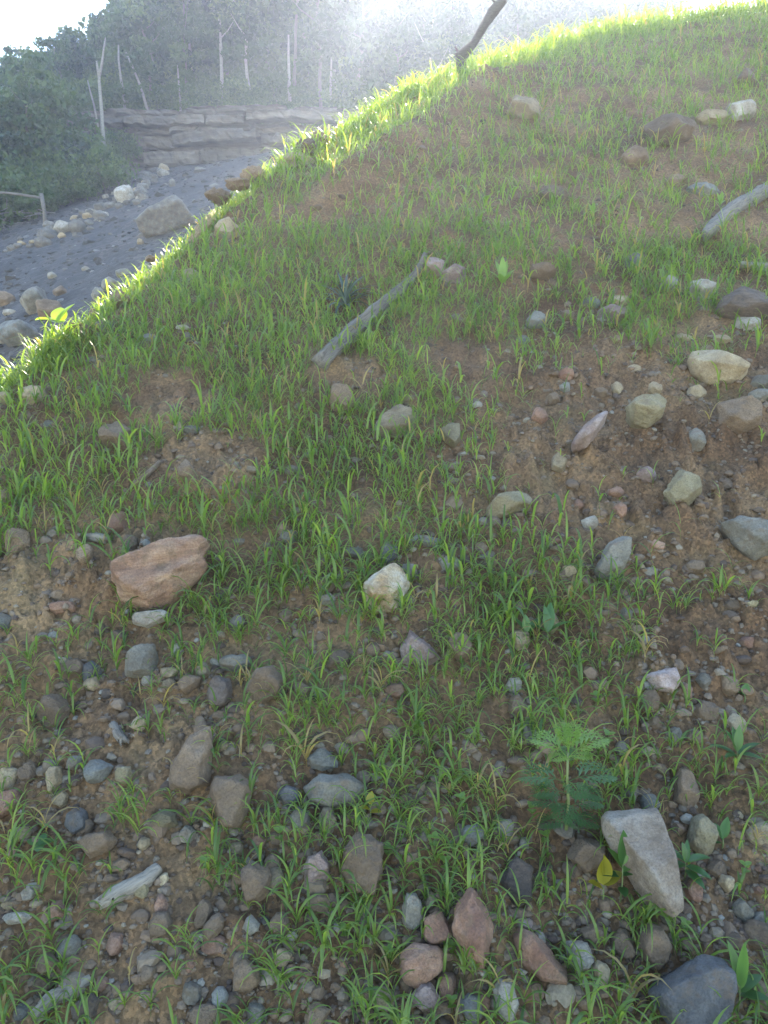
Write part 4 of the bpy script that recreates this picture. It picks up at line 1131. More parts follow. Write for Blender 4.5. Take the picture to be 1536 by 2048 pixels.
def weed(label, px, py, hpx, leaves, mat, name='weed', cat='weed plant', group=None, stem_r=.003):
    """leaves: (height fraction, length px, width px, azimuth deg seen from above with 0 = right, 90 = away, elevation, droop, tint)"""
    b, k = foot(px, py)
    t = empty(name, b); tag(t, label, cat, group)
    hgt = hpx * k
    V, F = tube([(0, 0, -.02), (.002, 0, hgt * .5), (0, .003, hgt)], [stem_r, stem_r * .8, stem_r * .5], 6)
    mesh_obj('stem', V, F, STEM, t)
    for (hf, L, W, az, el, dr, ti) in leaves:
        leaf_obj(t, mat, L * k, W * k, R(az), R(el), R(dr), (0, 0, hgt * hf), ti)
    return t

weed('dark green weed with five pointed leaves spread like a star at the right edge', 1472, 1528, 30,
     [(.5, 58, 17, 165, 35, 40, .3), (.6, 58, 17, 15, 35, 40, .3), (.8, 50, 18, 100, 70, 20, .5), (.9, 52, 18, 70, 80, 10, .6), (.6, 46, 16, 215, 20, 20, .4), (.7, 48, 16, 320, 15, 20, .4), (.95, 45, 14, 140, 60, 20, .5)], WEED)
weed('glossy broad-leaved weed standing in front of the tall pale wedge boulder', 1240, 1806, 84,
     [(1, 74, 30, 110, 82, -5, .25), (1, 42, 18, 70, 75, 10, .9), (.9, 48, 20, 150, 55, 20, .7), (.8, 46, 18, 20, 30, 20, .8), (.7, 50, 22, 10, 25, 40, .15), (.7, 52, 20, 185, 15, 20, .2), (.4, 28, 20, 270, 10, 30, .3)], WEED)
weed('leafy green weed just right of the tall pale wedge boulder', 1368, 1762, 40,
     [(1, 60, 20, 160, 40, 50, .35), (.9, 56, 24, 195, 10, 30, .25), (1, 56, 20, 10, 25, 50, .5), (.8, 52, 22, 330, 0, 30, .35), (1, 44, 14, 70, 70, 20, .4), (.6, 50, 20, 300, -5, 20, .3), (1, 40, 14, 110, 75, 20, .5)], WEED)
weed('upright bright weed with lance leaves beside the dark corner boulder', 1474, 2030, 66,
     [(1, 88, 26, 120, 68, 10, .6), (1, 96, 22, 75, 84, 0, .75), (.9, 70, 20, 60, 70, 15, .9), (.8, 60, 26, 20, 40, 40, .3), (.7, 58, 24, 340, 20, 30, .3), (.8, 50, 20, 170, 30, 30, .4)], WEED)
weed('plant with a few yellow-olive wilting leaves left of the wedge boulder', 1204, 1812, 46,
     [(1, 64, 34, 100, 80, -20, .5), (1.5, 44, 26, 140, 80, -10, .3), (1, 46, 34, 15, 35, 20, .1), (.8, 40, 24, 190, 40, 20, .4)], YELLOWLEAF)
weed('tiny seedling with three yellow leaves beside the broad flat grey slab', 740, 1640, 34,
     [(1, 26, 18, 70, 70, 20, .6), (.7, 26, 16, 200, 30, 30, .5), (.5, 26, 16, 340, 25, 30, .7)], YELLOWLEAF)
weed('light green broad-leaved seedling in the grass above the pink stone', 1052, 1292, 26,
     [(1, 36, 18, 100, 75, 10, .8), (.9, 44, 20, 160, 55, 20, .4), (.9, 44, 20, 30, 45, 20, .4), (.7, 30, 16, 260, 30, 20, .6)], WEED)
weed('tall-leaved green seedling right of the light green seedling', 1094, 1290, 26,
     [(1, 60, 24, 70, 72, 20, .45), (.9, 56, 18, 110, 80, 20, .4), (.9, 60, 12, 15, 40, 50, .7), (.8, 50, 14, 170, 45, 50, .5)], WEED)
weed('bright pale green rosette plant with upright leaves on the middle upper slope', 1004, 578, 8,
     [(1, 52, 15, 90, 86, 5, .9), (1, 50, 15, 60, 72, 20, .8), (1, 50, 15, 125, 72, 20, .8), (1, 44, 14, 30, 52, 30, .6), (1, 44, 14, 155, 50, 30, .6), (.8, 34, 12, 250, 40, 20, .5), (.8, 34, 12, 300, 40, 20, .5)], WEEDL)
weed('pale green seedling with two upright leaves high on the slope', 1184, 436, 6,
     [(1, 26, 9, 60, 75, 10, .7), (1, 26, 9, 130, 70, 10, .7), (1, 20, 8, 20, 40, 20, .5)], WEEDL, group='pale seedlings on the upper slope')
weed('pale green rosette seedling beside the leaning grey log at right', 1440, 416, 6,
     [(1, 28, 9, 60, 75, 10, .8), (1, 28, 9, 120, 70, 10, .8), (1, 24, 8, 20, 40, 20, .6), (1, 24, 8, 165, 40, 20, .6)], WEEDL, group='pale seedlings on the upper slope')
weed('small bright two-leaved seedling growing over the long grey log', 783, 634, 12,
     [(1, 22, 9, 60, 60, 10, .9), (1, 20, 9, 150, 35, 10, .8), (.8, 16, 7, 270, -20, 10, .7)], WEEDL)
weed('bright leafy sprout beside the tan-brown leaning stone at right', 1444, 1698, 22,
     [(1, 44, 19, 55, 60, 20, .8), (.9, 34, 18, 130, 60, 20, .4), (.5, 30, 8, 200, 30, 40, .5)], WEED)
weed('single round-leaved sprout above the dark green star-shaped weed', 1488, 1410, 14,
     [(1, 24, 17, 60, 70, 10, .7), (.8, 20, 8, 170, 40, 30, .5)], WEED)
weed('low weed with round grey-green leaves near the left edge', 82, 1700, 10,
     [(1, 30, 24, 170, 20, 20, .6), (1, 28, 22, 20, 15, 20, .5), (1, 24, 20, 280, 10, 20, .6), (1, 24, 20, 80, 40, 20, .4)], WEED)
weed('sunlit yellow-green seedling with broad leaves on the left crest', 124, 684, 62,
     [(1, 48, 40, 30, 55, 20, 1), (1, 50, 34, 175, 14, 25, 1), (.95, 40, 32, 100, 60, 20, 1), (.7, 46, 18, 10, 25, 10, .7), (.95, 38, 30, 280, 10, 20, .9)], WEEDL)

# yucca-like strap plant
b, k = foot(690, 628)
t = empty('strap_leaf_plant', b); tag(t, 'dark bluish plant with drooping strap leaves above the long grey log', 'plant')
rs = np.random.default_rng(61)
for i in range(40):
    V, F, C = leaf(k * rs.uniform(60, 100), k * rs.uniform(4.5, 7.5), rs.uniform(0, 6.28), R(rs.uniform(25, 88)), R(rs.uniform(50, 150)), (0, 0, .03), rs.uniform(.1, .9), 7, .5, .7)
    mesh_obj('leaf', V, F, YUCCA, t, True, np.clip(C, 0, 1))

# feathery-leaved ragweed
def frond(L, az, el, droop, base, tint, W=.5):
    s = Soup()
    n = 8; p = np.array(base, float); e = el
    pts = []; ds = []
    for i in range(n + 1):
        d = np.array([math.cos(az) * math.cos(e), math.sin(az) * math.cos(e), math.sin(e)])
        pts.append(p.copy()); ds.append(d); p = p + d * L / n; e -= droop / n
    pts = np.array(pts)
    V, F = tube(pts, np.linspace(.0014, .0005, n + 1), 4, cap=False); s.add(V, F, (tint, .5, 0))
    for i in range(2, n + 1):
        t = i / n
        pl = L * W * math.sin(math.pi * (.12 + .88 * t) ** .9) * .95 + L * .05
        for sg in (-1, 1):
            a2 = az + sg * R(62 - 25 * t); el2 = math.asin(ds[i][2]) * .6 + .1
            V, F, C = leaf(pl, pl * .115, a2, el2, R(25), pts[i], tint, 4, .3, .9); s.add(V, F, C)
            dd = np.array([math.cos(a2) * math.cos(el2), math.sin(a2) * math.cos(el2), math.sin(el2)])
            for q in (.3, .55, .75):
                for s2 in (-1, 1):
                    V, F, C = leaf(pl * (.42 - .3 * (q - .3)), pl * .10, a2 + s2 * R(42), el2 - .1, R(15), pts[i] + dd * pl * q, tint, 2, .3, .9); s.add(V, F, C)
    V, F, C = leaf(L * .16, L * .035, az, math.asin(ds[-1][2]), .2, pts[-1], tint, 4); s.add(V, F, C)
    return s.arr()
b, k = foot(1131, 1668)
t = empty('ragweed', b); tag(t, 'tall feathery-leaved weed left of the tall pale wedge boulder', 'weed plant')
Hh = 178 * k
V, F = tube([(0, 0, -.02), (.004, 0, Hh * .35), (-.004, .004, Hh * .7), (-.006, .004, Hh)], [.006, .005, .004, .003], 8)
mesh_obj('stem', V, F, STEM, t)
RAG = [(.16, 62, 200, 20, 40), (.2, 66, 340, 15, 40), (.3, 70, 160, 25, 50), (.32, 78, 15, 20, 50), (.42, 66, 250, 10, 45), (.5, 72, 185, 25, 55), (.5, 70, 350, 20, 50), (.62, 95, 168, 25, 55), (.64, 98, 8, 25, 50),
       (.66, 60, 285, 15, 45), (.8, 50, 80, 50, 40), (.92, 84, 160, 52, 70), (.93, 90, 14, 50, 66), (.94, 50, 215, 30, 40), (.95, 48, 330, 30, 40), (1, 58, 110, 72, 40), (1, 58, 60, 72, 40), (1, 40, 250, 78, 20), (.14, 50, 100, 30, 40), (.26, 56, 280, 20, 40)]
for hf, L, az, el, dr in RAG:
    V, F, C = frond(L * k, R(az), R(el), R(dr), (-.005 * hf, .003 * hf, Hh * hf), .45 + .55 * sstep(.5, 1, hf))
    mesh_obj('leaf', V, F, WEEDL if hf > .9 else WEED, t, True, np.clip(C, 0, 1))

# clover-like sprouts
CL = [(1063, 1640, 'left of the foot of the feathery plant'), (1088, 1700, 'below the foot of the feathery plant'), (868, 1716, 'in front of a brown stone left of the grey-white rounded stone'), (903, 1920, 'between the two reddish boulders'),
      (903, 2030, 'at the bottom edge between the reddish boulders'), (778, 1938, 'left of the rounded reddish boulder'), (1368, 1872, 'below the tall pale wedge boulder'), (1487, 1766, 'on gravel near the right edge'),
      (921, 1630, 'above the grey-white rounded stone'), (776, 1722, 'right of the notched brown boulder'), (411, 1750, 'left of the leaf-shaped brown stone'), (700, 1740, 'in front of the notched brown boulder'), (1292, 1850, 'at the tip of the wedge boulder'),
      (690, 1890, 'in the lower middle grass'), (560, 1700, 'above the large brown wedge stone'), (1190, 1420, 'above the feathery plant'), (1215, 1500, 'right of the feathery plant'), (890, 1760, 'above the upright reddish-brown boulder')]
for i, (x, y, wh) in enumerate(CL):
    weed(f'tiny clover-like sprout {wh}', x, y, 26 + 6 * (i % 3), [(1, 15, 12, a + 37 * i, 25, 15, .75) for a in (0, 120, 240)] + [(.55, 11, 9, a + 80 * i, 20, 15, .6) for a in (20, 150, 260)], WEEDL,
         name='clover_sprout', cat='sprout', group='tiny clover-like sprouts on the lower slope', stem_r=.0012)

# dry stalk and small weed on the left crest
b, k = foot(78, 660)
V, F = tube([(0, 0, 0), (-.06, .02, .09), (-.10, .02, .2)], [.0016, .0012, .0008], 5)
o = mesh_obj('dry_stalk', V, F, DRY, loc=b); tag(o, 'thin dry stalk leaning left above the sunny grass clump', 'stalk')
b, k = foot(207, 606)
t = empty('crest_weed', b); tag(t, 'small sunlit upright weed with tiny leaves on the left crest', 'weed plant')
V, F = tube([(0, 0, 0), (-.012, 0, .06), (-.03, 0, .12)], [.002, .0015, .001], 5); mesh_obj('stem', V, F, STEM, t)
for i in range(14):
    f = .2 + .8 * i / 13
    leaf_obj(t, WEEDL, .022, .008, i * 2.4, R(40), R(20), (-.03 * f ** 1.4, 0, .12 * f), .8, seg=4)

# ------------------------------------------------------------------ dead wood
def wood(name, label, pts, radii_px, mat, cat, lift=.85, n=12, wob=.14, seed=0, flat=.75, far=False, straight=True, tip=0):
    """a stick lying on the ground along a few points"""
    P = []; rad = []
    for (x, y), rp in zip(pts, radii_px):
        pt, t = hit(x, y, far=far)
        z = float(backland(pt[0], pt[1]) if far else ground(pt[0], pt[1]))
        r = rp * t / FPX
        P.append((pt[0], pt[1], z + r * lift)); rad.append(r)
    P = np.array(P); rad = np.array(rad)
    if straight:
        P[-1][2] += tip; f = np.linspace(0, 1, len(P)); lift_ = P[0][2] * (1 - f) + P[-1][2] * f
        P[:, 2] = lift_ + max(0, np.mean(P[:, 2] - lift_)) * .9
    tt = np.linspace(0, len(P) - 1, 22); i0 = np.arange(len(P))
    Q = np.stack([np.interp(tt, i0, P[:, c]) for c in range(3)], -1)
    for _ in range(2): Q[1:-1] = (Q[:-2] + 2 * Q[1:-1] + Q[2:]) / 4
    q = np.interp(tt, i0, rad)
    c0 = Q[len(Q) // 2].copy(); d = Q[-1] - Q[0]
    ang = math.atan2(d[1], d[0]); pit = math.atan2(d[2], math.hypot(d[0], d[1]))
    M = (Matrix.Rotation(ang, 3, 'Z') @ Matrix.Rotation(-pit, 3, 'Y'))
    Mi = np.array(M.inverted())
    L = (Q - c0) @ Mi.T
    V, F = tube(L, q, n, wob, seed)
    jag = np.random.default_rng(seed + 1).normal(0, 1, len(V))
    e0 = V[:, 0] < L[0][0] + .01
    V[e0, 0] += jag[e0] * q[0] * .55
    o = mesh_obj(name, V, F, mat, loc=c0)
    o.rotation_euler = M.to_euler()
    for p in o.data.polygons: p.use_smooth = True
    tag(o, label, cat)
    return o
lg = wood('log', 'long grey weathered log with a split lower end lying on the middle slope', [(640, 738), (690, 700), (740, 664), (790, 612), (832, 570), (850, 556)], [17, 15, 13, 10, 7, 4], WOOD, 'log', seed=3, wob=.24, tip=.14)
wood('log', 'thick grey log leaning up the slope at the right edge', [(1408, 492), (1436, 452), (1468, 425), (1512, 403), (1560, 388)], [11, 13, 14, 15, 15], WOOD, 'log', seed=5)
wood('wood_chunk', 'pale split chunk of bare wood on the lower left slope', [(214, 1818), (240, 1800), (290, 1768), (318, 1750)], [16, 18, 18, 13], WOODPALE, 'wood', seed=7, wob=.12, lift=.8, n=14)
wood('stick', 'curved grey stick of driftwood in the bottom left corner', [(72, 2046), (105, 2016), (145, 1988), (182, 1962)], [13, 14, 13, 7], WOODPALE, 'stick', seed=9, wob=.12, lift=.9)
wood('stick', 'thin pale stick beside the crumbling clay clods on the left slope', [(262, 978), (290, 958), (320, 938)], [5, 6, 4], WOODBROWN, 'stick', seed=11)
wood('stick', 'short weathered stick standing among stones below the cluster of small stones', [(250, 1494), (238, 1475), (226, 1456)], [9, 9, 7], WOOD, 'stick', seed=13, lift=1.0)
wood('wood_stub', 'short bare whitish stub of wood above the layered boulder', [(172, 1081), (190, 1083), (212, 1088)], [6, 9, 8], WOODPALE, 'wood', seed=15, lift=.9)
wood('board', 'narrow pale strip of wood at the right edge of the middle slope', [(1474, 538), (1510, 541), (1548, 545)], [8, 9, 9], WOODPALE, 'wood', seed=17, lift=.9)
wood('stick', 'brown stick jutting beside the dark brown tilted slab', [(940, 1738), (952, 1720), (966, 1708)], [8, 8, 6], WOODBROWN, 'stick', seed=19, lift=1.0)
wood('root_stub', 'splintered orange-brown stump of wood on the left crest', [(372, 397), (400, 390), (432, 384)], [4, 8, 9], WOODORANGE, 'wood', seed=21, wob=.3, lift=1.2)
# dead branch standing on the crest
b, k = foot(918, 140)
t_ = np.array([(0, 0, -.15), (.03, .02, .16), (.02, .03, .28), (.16, .02, .42), (.28, .0, .62), (.36, .05, .75), (.47, .0, .86), (.52, 0, 1.0)]) * np.array([1, 1, .95])
V, F = tube(t_, [.055, .05, .066, .036, .045, .055, .045, .015], 10, .16, 31)
o = mesh_obj('dead_branch', V, F, WOODDARK, loc=b); tag(o, 'dark knotted dead branch standing up on the crest against the glare', 'branch')
for pth, r0 in (([(.02, .03, .27), (-.03, .02, .33), (-.05, 0, .36)], .02), ([(.42, .02, .78), (.32, 0, .83), (.26, 0, .84)], .012), ([(.47, 0, .84), (.55, 0, .87), (.62, 0, .88)], .012), ([(.14, 0, .4), (.22, 0, .43)], .015)):
    V, F = tube(pth, np.linspace(r0, r0 * .3, len(pth)), 6); mesh_obj('twig', V, F, WOODDARK, o)

# clods along the crest
for i, (x, y, w, h, where) in enumerate([(436, 386, 50, 26, 'beside the splintered stump'), (474, 362, 46, 20, 'right of the splintered stump'), (508, 344, 48, 26, 'left of the tan crest boulder'), (612, 288, 44, 24, 'right above the tan crest boulder'),
                                        (640, 270, 34, 22, 'above the tan crest boulder'), (300, 512, 20, 12, 'low on the left crest'), (470, 438, 22, 14, 'on top of the tan boulder below the left crest'), (160, 655, 50, 26, 'right of the sunlit seedling'), (195, 625, 40, 24, 'below the small crest weed')]):
    put_rock(f'brown earth clod on the crest {where}', 'clay', x, y + 4, w, h, name='soil_clod', cat='clod', group='earth clods along the crest', rough=3.2, facets=6, sink=.5)

# ------------------------------------------------------------------ quarry floor: boulders and rubble
put_rock('large grey slab boulder alone on the dark quarry floor', 'quarrygrey', 0, 0, far=True, name='boulder', cat='boulder', poly=[(278, 460), (300, 430), (345, 403), (375, 415), (388, 440), (340, 465), (295, 475)], sub=4, sharp=36)
for lab, colr, x, y, w, h in [('pale grey boulder on the quarry floor behind the sunlit seedling', 'grey', 72, 604, 62, 56), ('brown flat boulder just right of the pale grey boulder in the valley', 'brown', 100, 620, 56, 40),
        ('brown boulder cut by the left edge of the quarry floor', 'brown', 8, 600, 44, 34), ('long blue-grey slab at the left edge of the valley', 'blue', 30, 668, 90, 50), ('small blue-grey boulder above the left crest', 'blue', 246, 548, 32, 18),
        ('grey boulder touching the left crest below the small blue-grey one', 'blue', 222, 568, 40, 22), ('grey stone left of the crest weed', 'grey', 195, 590, 26, 26), ('brown stone left of the grey stone near the crest weed', 'brown', 120, 585, 30, 22),
        ('small round tan stone on the floor below the large slab boulder', 'tan', 281, 484, 14, 12), ('flat grey stone on the dark floor left of centre', 'grey', 105, 552, 22, 14), ('small whitish stone at the left edge of the valley', 'pale', 4, 678, 22, 20),
        ('grey stone in the valley below the long blue-grey slab', 'blue', 58, 706, 34, 22), ('flat stone in the valley right of the brown edge boulder', 'pale', 20, 625, 30, 12), ('flat grey stone on the floor up the slope from the valley boulders', 'grey', 172, 538, 20, 10)]:
    put_rock(lab, colr, x, y, w, h, far=True, cat='boulder', name='boulder', sub=3)
rq = np.random.default_rng(71)
line = [(10, 505), (45, 492), (95, 467), (125, 456), (165, 438), (205, 425), (245, 398), (262, 382), (290, 365), (335, 345)]
for i in range(105):
    t = rq.random() ** .8 * (len(line) - 1); j = int(t); f = t - j
    x = line[j][0] * (1 - f) + line[j + 1][0] * f + rq.normal(0, 5 + 1.2 * t); y = line[j][1] * (1 - f) + line[j + 1][1] * f + rq.normal(0, 6 + 1.0 * t)
    w = rq.gamma(2.2, 5.5) + 7
    qc = str(rq.choice(['pale', 'tan', 'grey'], p=[.08, .10, .82]))
    big = 'large' if w > 26 else 'small'
    seg_ = 'at the near end' if t < 2.5 else ('in the middle' if t < 6 else 'at the far end')
    put_rock(f'{big} {dict(pale="pale", tan="tan", grey="grey")[qc]} boulder {seg_} of the rubble row edging the quarry floor', 'quarrygrey' if qc == 'grey' else qc, x, y, w, w * rq.uniform(.45, .75), far=True, name='boulder', cat='boulder', group='pale boulders edging the quarry floor', sub=2)
put_rock('upright pale boulder at the far end of the rubble row, largest there', 'pale', 248, 390, 40, 40, far=True, name='boulder', cat='boulder', sub=3)
put_rock('wide layered pale boulder in the middle of the rubble row', 'pale', 128, 457, 42, 26, far=True, name='boulder', cat='boulder', sub=3)

n = 5200
q = 9 * (50 / 9) ** rq.random(n); a = np.radians(rq.uniform(-32, -2, n))
P = np.stack([q * np.sin(a), q * np.cos(a)], -1)
P = P[(crest_sd(P[:, 0], P[:, 1]) > 1.0)]
sz = np.clip(rq.gamma(1.1, .0018, len(P)) + .0012, .0012, .010) * np.hypot(P[:, 0], P[:, 1])
tag(pebbles('quarry_rubble', P, sz, QGRAVEL, floor_fn, 0, 72, flat=.5), 'dark grey rubble strewn over the sloping quarry floor', 'rubble')

# ------------------------------------------------------------------ trees
def crown_mesh(seed, rx, rz, zc, nclump, nleaf, size, mat, spread=.75):
    r = np.random.default_rng(seed)
    c = r.normal(size=(nclump, 3)); c /= np.linalg.norm(c, axis=1)[:, None]
    c *= (r.random(nclump) ** .45)[:, None]
    wz = np.interp(c[:, 2], [-1, -.2, .5, 1], [.6, 1, .85, .4])
    c = c * np.array([rx, rx, rz]); c[:, :2] *= wz[:, None]
    cr = r.uniform(.5, 1.25, nclump) * spread
    ct = r.normal(.45, .26, nclump)
    L = r.normal(size=(nclump, nleaf, 3)) * .5 * cr[:, None, None] * np.array([1, 1, .55]) + c[:, None]
    L = L.reshape(-1, 3); m = len(L)
    L[:, 2] += zc
    u = r.normal(size=(m, 3)); u /= np.linalg.norm(u, axis=1)[:, None]
    v = np.cross(u, r.normal(size=(m, 3))); v /= np.linalg.norm(v, axis=1)[:, None]
    s = (size * r.uniform(.6, 1.4, m))[:, None]
    V = np.stack([L - u * s, L - v * s * .55, L + u * s, L + v * s * .55], 1).reshape(-1, 3)
    F = np.arange(m * 4).reshape(-1, 4)
    C = np.zeros((m, 4, 3)); C[:, :, 0] = np.clip(np.repeat(ct, nleaf) + r.normal(0, .07, m), 0, 1)[:, None]
    return make_mesh('crown', V, F, mat, False, C.reshape(-1, 3))

def trunk_mesh(seed, h, r0, mat, limbs=5, bend=.5):
    r = np.random.default_rng(seed)
    z = np.linspace(-.4, h, 10)
    bx = np.cumsum(r.normal(0, bend * .22, 10)); by = np.cumsum(r.normal(0, bend * .22, 10)); bx -= bx[0]; by -= by[0]
    P = np.stack([bx, by, z], -1); rad = r0 * np.linspace(1, .3, 10)
    s = Soup(); V, F = tube(P, rad, 7, .05, seed); s.add(V, F)
    for k in range(limbs):
        f = r.uniform(.42, .92); i = f * 9; j = int(i)
        b = P[j] + (P[min(j + 1, 9)] - P[j]) * (i - j); az = r.uniform(0, 6.28); L = h * r.uniform(.10, .2)
        q = [b, b + np.array([math.cos(az) * L * .5, math.sin(az) * L * .5, L * .35]), b + np.array([math.cos(az) * L, math.sin(az) * L, L * .9])]
        V, F = tube(q, [r0 * .38, r0 * .25, r0 * .1], 5); s.add(V, F)
    V, F, _ = s.arr()
    return make_mesh('trunk', V, F, mat)
TH = 15.0
TALLC = [crown_mesh(100 + k, 2.6 + .3 * (k % 3), 5.8, 9.0, 62, 95, .21, TREELEAF, .78) for k in range(6)]
TALLT = [trunk_mesh(200 + k, 13.8, .15, BARKP if k % 2 else BARK) for k in range(5)]
LOWC = [crown_mesh(120 + k, 1.9, 2.7, 3.1, 36, 120, .125, TREELEAF, .55) for k in range(4)]
LOWT = [trunk_mesh(220 + k, 5.0, .09, BARK, 4) for k in range(3)]
BUSHC = [crown_mesh(140 + k, 1.15, .85, .75, 26, 70, .075, SHRUBLEAF, .5) for k in range(4)]
BUSHT = [trunk_mesh(240 + k, 1.2, .03, BARK, 3) for k in range(2)]
SKYL = [(-600, 260), (-60, 130), (8, 105), (40, 82), (90, 40), (150, 26), (200, 14), (250, -20), (300, -80), (450, -250), (690, -250), (745, -60), (800, -72), (1060, -72), (1300, -72), (1536, -60), (2200, -20)]
def px_of(x, y, z):
    f = y * math.cos(p_) - z * math.sin(p_); u = y * math.sin(p_) + z * math.cos(p_)
    return 768 + FPX * x / f, 1024 - FPX * u / f
def zlimit(x, y):
    px, _ = px_of(x, y, 14); yl = np.interp(px, [a for a, b in SKYL], [b for a, b in SKYL])
    v = (1024 - yl) / FPX
    return y * math.tan(math.atan(v) - p_) 
ZONES = [(-1e4, 0, 'left of the picture edge'), (0, 60, 'at the far left skyline'), (60, 130, 'left of the leaning pole'), (130, 190, 'just left of the forked bare tree'), (190, 235, 'behind the forked bare tree'),
         (235, 300, 'near the left-leaning trunk'), (300, 360, 'over the dark joint of the cliff'), (360, 430, 'left of the straight middle trunk'), (430, 500, 'around the straight middle trunk'), (500, 570, 'left of the right straight trunk'),
         (570, 640, 'around the right straight trunk'), (640, 720, 'where cliff meets mound'), (720, 800, 'behind the crest left of the dead branch'), (800, 900, 'behind the dead branch'), (900, 1060, 'right of the dead branch'), (1060, 1e5, 'behind the right crest')]
def zone(x, y):
    px, _ = px_of(x, y, float(backland(x, y)) + 3)
    return [n for a, b, n in ZONES if a <= px < b][0]
def plant(name, x, y, sc, cm, tm, label, cat, group):
    z = float(backland(x, y))
    t = empty(name, (x, y, z), rt.uniform(0, 6.28), sc)
    tag(t, label, cat, group)
    o = bpy.data.objects.new('trunk', tm); link(o, t)
    o = bpy.data.objects.new('crown', cm); link(o, t)
    return t
rt = np.random.default_rng(81)
nt_ = 0
for row, y0 in enumerate([53.5, 56.5, 60, 64, 69, 75, 82]):
    x = -36 - row * 2 + rt.uniform(0, 2)
    while x < 16 + row * 1.5:
        yy = y0 + rt.uniform(-1.3, 1.3)
        z = float(backland(x, yy))
        lim = zlimit(x, yy) - z - .3
        top = rt.uniform(13.5, 18)
        if lim < top: top = lim * rt.uniform(.9, 1.0)
        if top > 9.5:
            place = 'in the front row' if row == 0 else ('in the second row' if row == 1 else f'deep in the forest')
            k = int(rt.integers(0, 5))
            plant('forest_tree', x, yy, top / TH, TALLC[rt.integers(0, 6)], TALLT[k], f'{"pale" if k % 2 else "dark"} trunked tall tree {place}, {zone(x, yy)}', 'tree', 'trees of the forest behind the quarry')
            nt_ += 1
        elif top > 2.0:
            side = 'on the left skyline' if x < -18 else 'behind the crest in the glare'
            plant('forest_tree', x, yy, top / 6.0, LOWC[rt.integers(0, 4)], LOWT[rt.integers(0, 3)], f'low bushy forest tree {"in front" if row < 2 else "farther back"}, {zone(x, yy)}', 'tree', 'trees of the forest behind the quarry')
            nt_ += 1
        x += rt.uniform(1.6, 2.9) * (1 + .08 * row)
# nearer young trees and shrubs at the left side of the quarry
for i in range(34):
    px = rt.uniform(-120, 175); d = rt.uniform(30, 47)
    x = (px - 768) / FPX * d * 1.0; z = float(backland(x, d))
    top = min(zlimit(x, d) - z - .2, rt.uniform(4.5, 9)) * rt.uniform(.82, 1)
    if top < 1.5: continue
    plant('young_tree', x, d, top / 6.0, LOWC[rt.integers(0, 4)], LOWT[rt.integers(0, 3)], f'{"taller" if top > 5 else "lower"} young bushy tree in the left thicket, {zone(x, d)}', 'tree', 'young trees on the left side of the quarry')
for i in range(60):
    f = rt.random()
    px = rt.uniform(-60, 265); lo = np.interp(px, [-60, 0, 95, 165, 205, 262, 300], [505, 470, 436, 408, 395, 352, 345]) - 8
    py = rt.uniform(lo - 60, lo)
    pt, t = hit(px, py, far=True)
    if pt is None: continue
    plant('shrub', pt[0], pt[1], rt.uniform(.7, 1.5), BUSHC[rt.integers(0, 4)], BUSHT[rt.integers(0, 2)], f'leafy shrub {"next to" if py > lo - 20 else "well behind"} the pale boulder row, {zone(pt[0], pt[1])}', 'shrub', 'shrubs at the edge of the quarry')
for i in range(70):
    x = rt.uniform(-24, 6); y = cliff_y(x) + rt.uniform(1.3, 4.5)
    plant('shrub', x, y, rt.uniform(.8, 1.6), BUSHC[rt.integers(0, 4)], BUSHT[rt.integers(0, 2)], f'low leafy shrub along the cliff top, {zone(x, y)}', 'shrub', 'shrubs along the top of the cliff')

for i in range(110):
    x = rt.uniform(-32, 14); y = rt.uniform(55.5, 68)
    plant('shrub', x, y, rt.uniform(1.5, 2.8) * (1 if x < 0 else .7), BUSHC[rt.integers(0, 4)], BUSHT[rt.integers(0, 2)], f'tall leafy shrub under the forest trees, {zone(x, y)}', 'shrub', 'undergrowth of the forest behind the quarry')

def bare_tree(label, pts, d, r0, forks=(), mat=BARKP, cat='dead tree', name='dead_tree'):
    P = []
    for (x, y) in pts:
        q = ray(x, y); q = q * (d / q[1]); P.append(q)
    P = np.array(P); P[0][2] -= .4
    b = P[0].copy(); t = empty(name, b); tag(t, label, cat)
    V, F = tube(P - b, np.linspace(r0, r0 * .45, len(P)), 8, .05, 1); mesh_obj('trunk', V, F, mat, t)
    for fk in forks:
        Q = np.array([ray(x, y) * (d / ray(x, y)[1]) for x, y in fk]) - b
        V, F = tube(Q, np.linspace(r0 * .6, r0 * .2, len(Q)), 6); mesh_obj('branch', V, F, mat, t)
bare_tree('slim pale bare tree with a forked top standing before the left end of the cliff', [(211, 345), (207, 290), (203, 220), (198, 160), (199, 150)], 45, .13, [[(198, 155), (194, 130), (193, 122)], [(199, 152), (204, 125), (207, 100), (211, 75)]])
bare_tree('thin pale crooked trunk right of the forked bare tree', [(250, 216), (247, 190), (242, 160), (237, 120), (237, 90)], 51.8, .10)
bare_tree('thin trunk leaning left above the cliff', [(294, 207), (282, 175), (268, 140), (252, 105)], 51.9, .09)
bare_tree('straight slender pale trunk above the middle of the cliff', [(445, 190), (443, 140), (441, 100), (440, 60)], 52.1, .11)
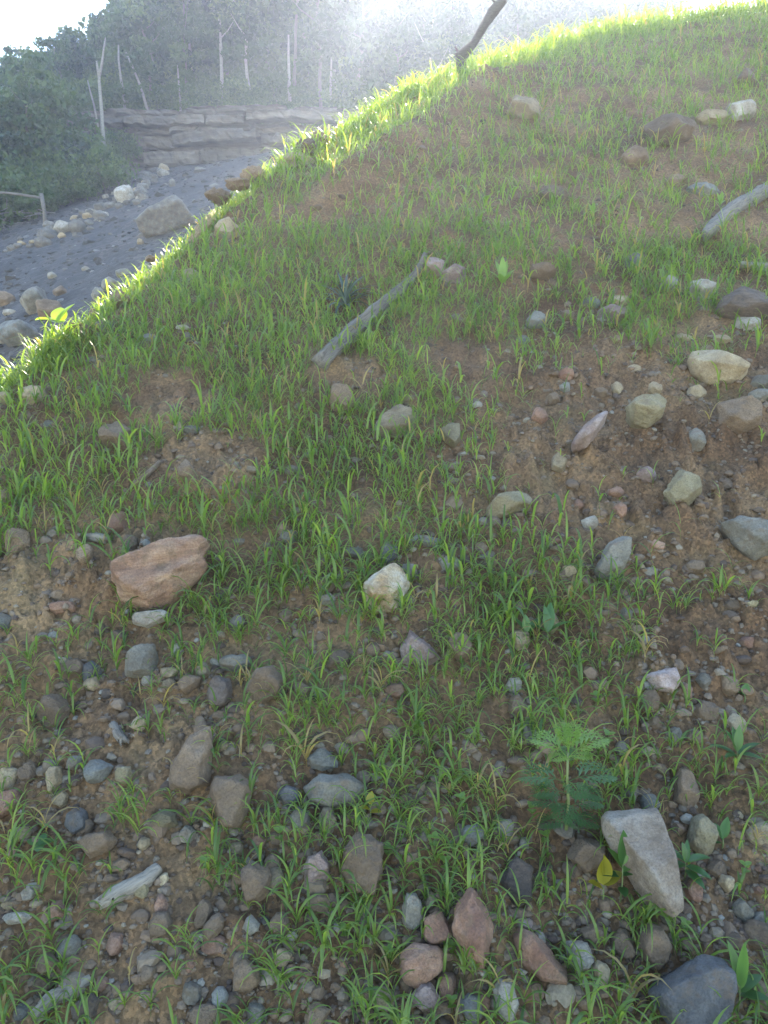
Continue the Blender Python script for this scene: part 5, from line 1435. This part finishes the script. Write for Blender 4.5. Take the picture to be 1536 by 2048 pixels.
bare_tree('straight pale trunk above the right part of the cliff', [(579, 188), (578, 150), (577, 110), (577, 70)], 52.2, .11)
bare_tree('slender pale trunk above the cliff, left of the straight middle one', [(361, 218), (360, 190), (357, 160), (355, 130)], 52.0, .08)
bare_tree('pale leaning pole left of the forked bare tree', [(195, 240), (188, 210), (181, 185), (175, 160)], 47, .06)
bare_tree('pale trunk above the cliff nearest to the mound', [(661, 185), (662, 150), (663, 115)], 52.2, .09)
# fallen trunk and stump in the left thicket
o = None
d = 24.5
q0 = ray(-20, 383); q1 = ray(84, 396); q0 *= d / q0[1]; q1 *= d / q1[1]
st = ray(85, 394); st *= d / st[1]; zb = float(backland(st[0], st[1]))
t = empty('broken_tree', (st[0], st[1], zb)); tag(t, 'broken grey tree with its trunk fallen level to the left of its stump', 'broken tree')
b = np.array([st[0], st[1], zb])
V, F = tube(np.array([(0, 0, -.2), (.02, 0, (st[2] - zb) * .5), (-.03, 0, st[2] - zb + .1)]), [.065, .06, .06], 8, .06, 2); mesh_obj('stump', V, F, BARK, t)
V, F = tube(np.array([q1 - b, (q0 + q1) / 2 - b + np.array([0, 0, .02]), q0 - b]), [.042, .038, .03], 7, .05, 3); mesh_obj('trunk', V, F, BARK, t)
# brush pile
pt, _ = hit(20, 452, far=True)
t = empty('brush_pile', pt); tag(t, 'heap of pale broken sticks at the left edge of the quarry', 'brush pile')
for i in range(38):
    a = rt.uniform(0, 6.28); L = rt.uniform(.5, 1.3); c = np.array([rt.normal(0, .7), rt.normal(0, .5), rt.uniform(.0, .55)])
    dv = np.array([math.cos(a), math.sin(a) * .6, rt.normal(0, .2)]) * L / 2
    V, F = tube([c - dv, c + rt.normal(0, .03, 3), c + dv], [.02, .016, .01], 5); mesh_obj('stick', V, F, BARKP, t)
print('trees', nt_, 'rocks', len(ROCKPX))

print('TRIS', sum(sum(len(p.vertices) - 2 for p in m.polygons) for m in bpy.data.meshes), {o.name: len(o.data.polygons) for o in bpy.data.objects if o.type == 'MESH' and len(o.data.polygons) > 30000})
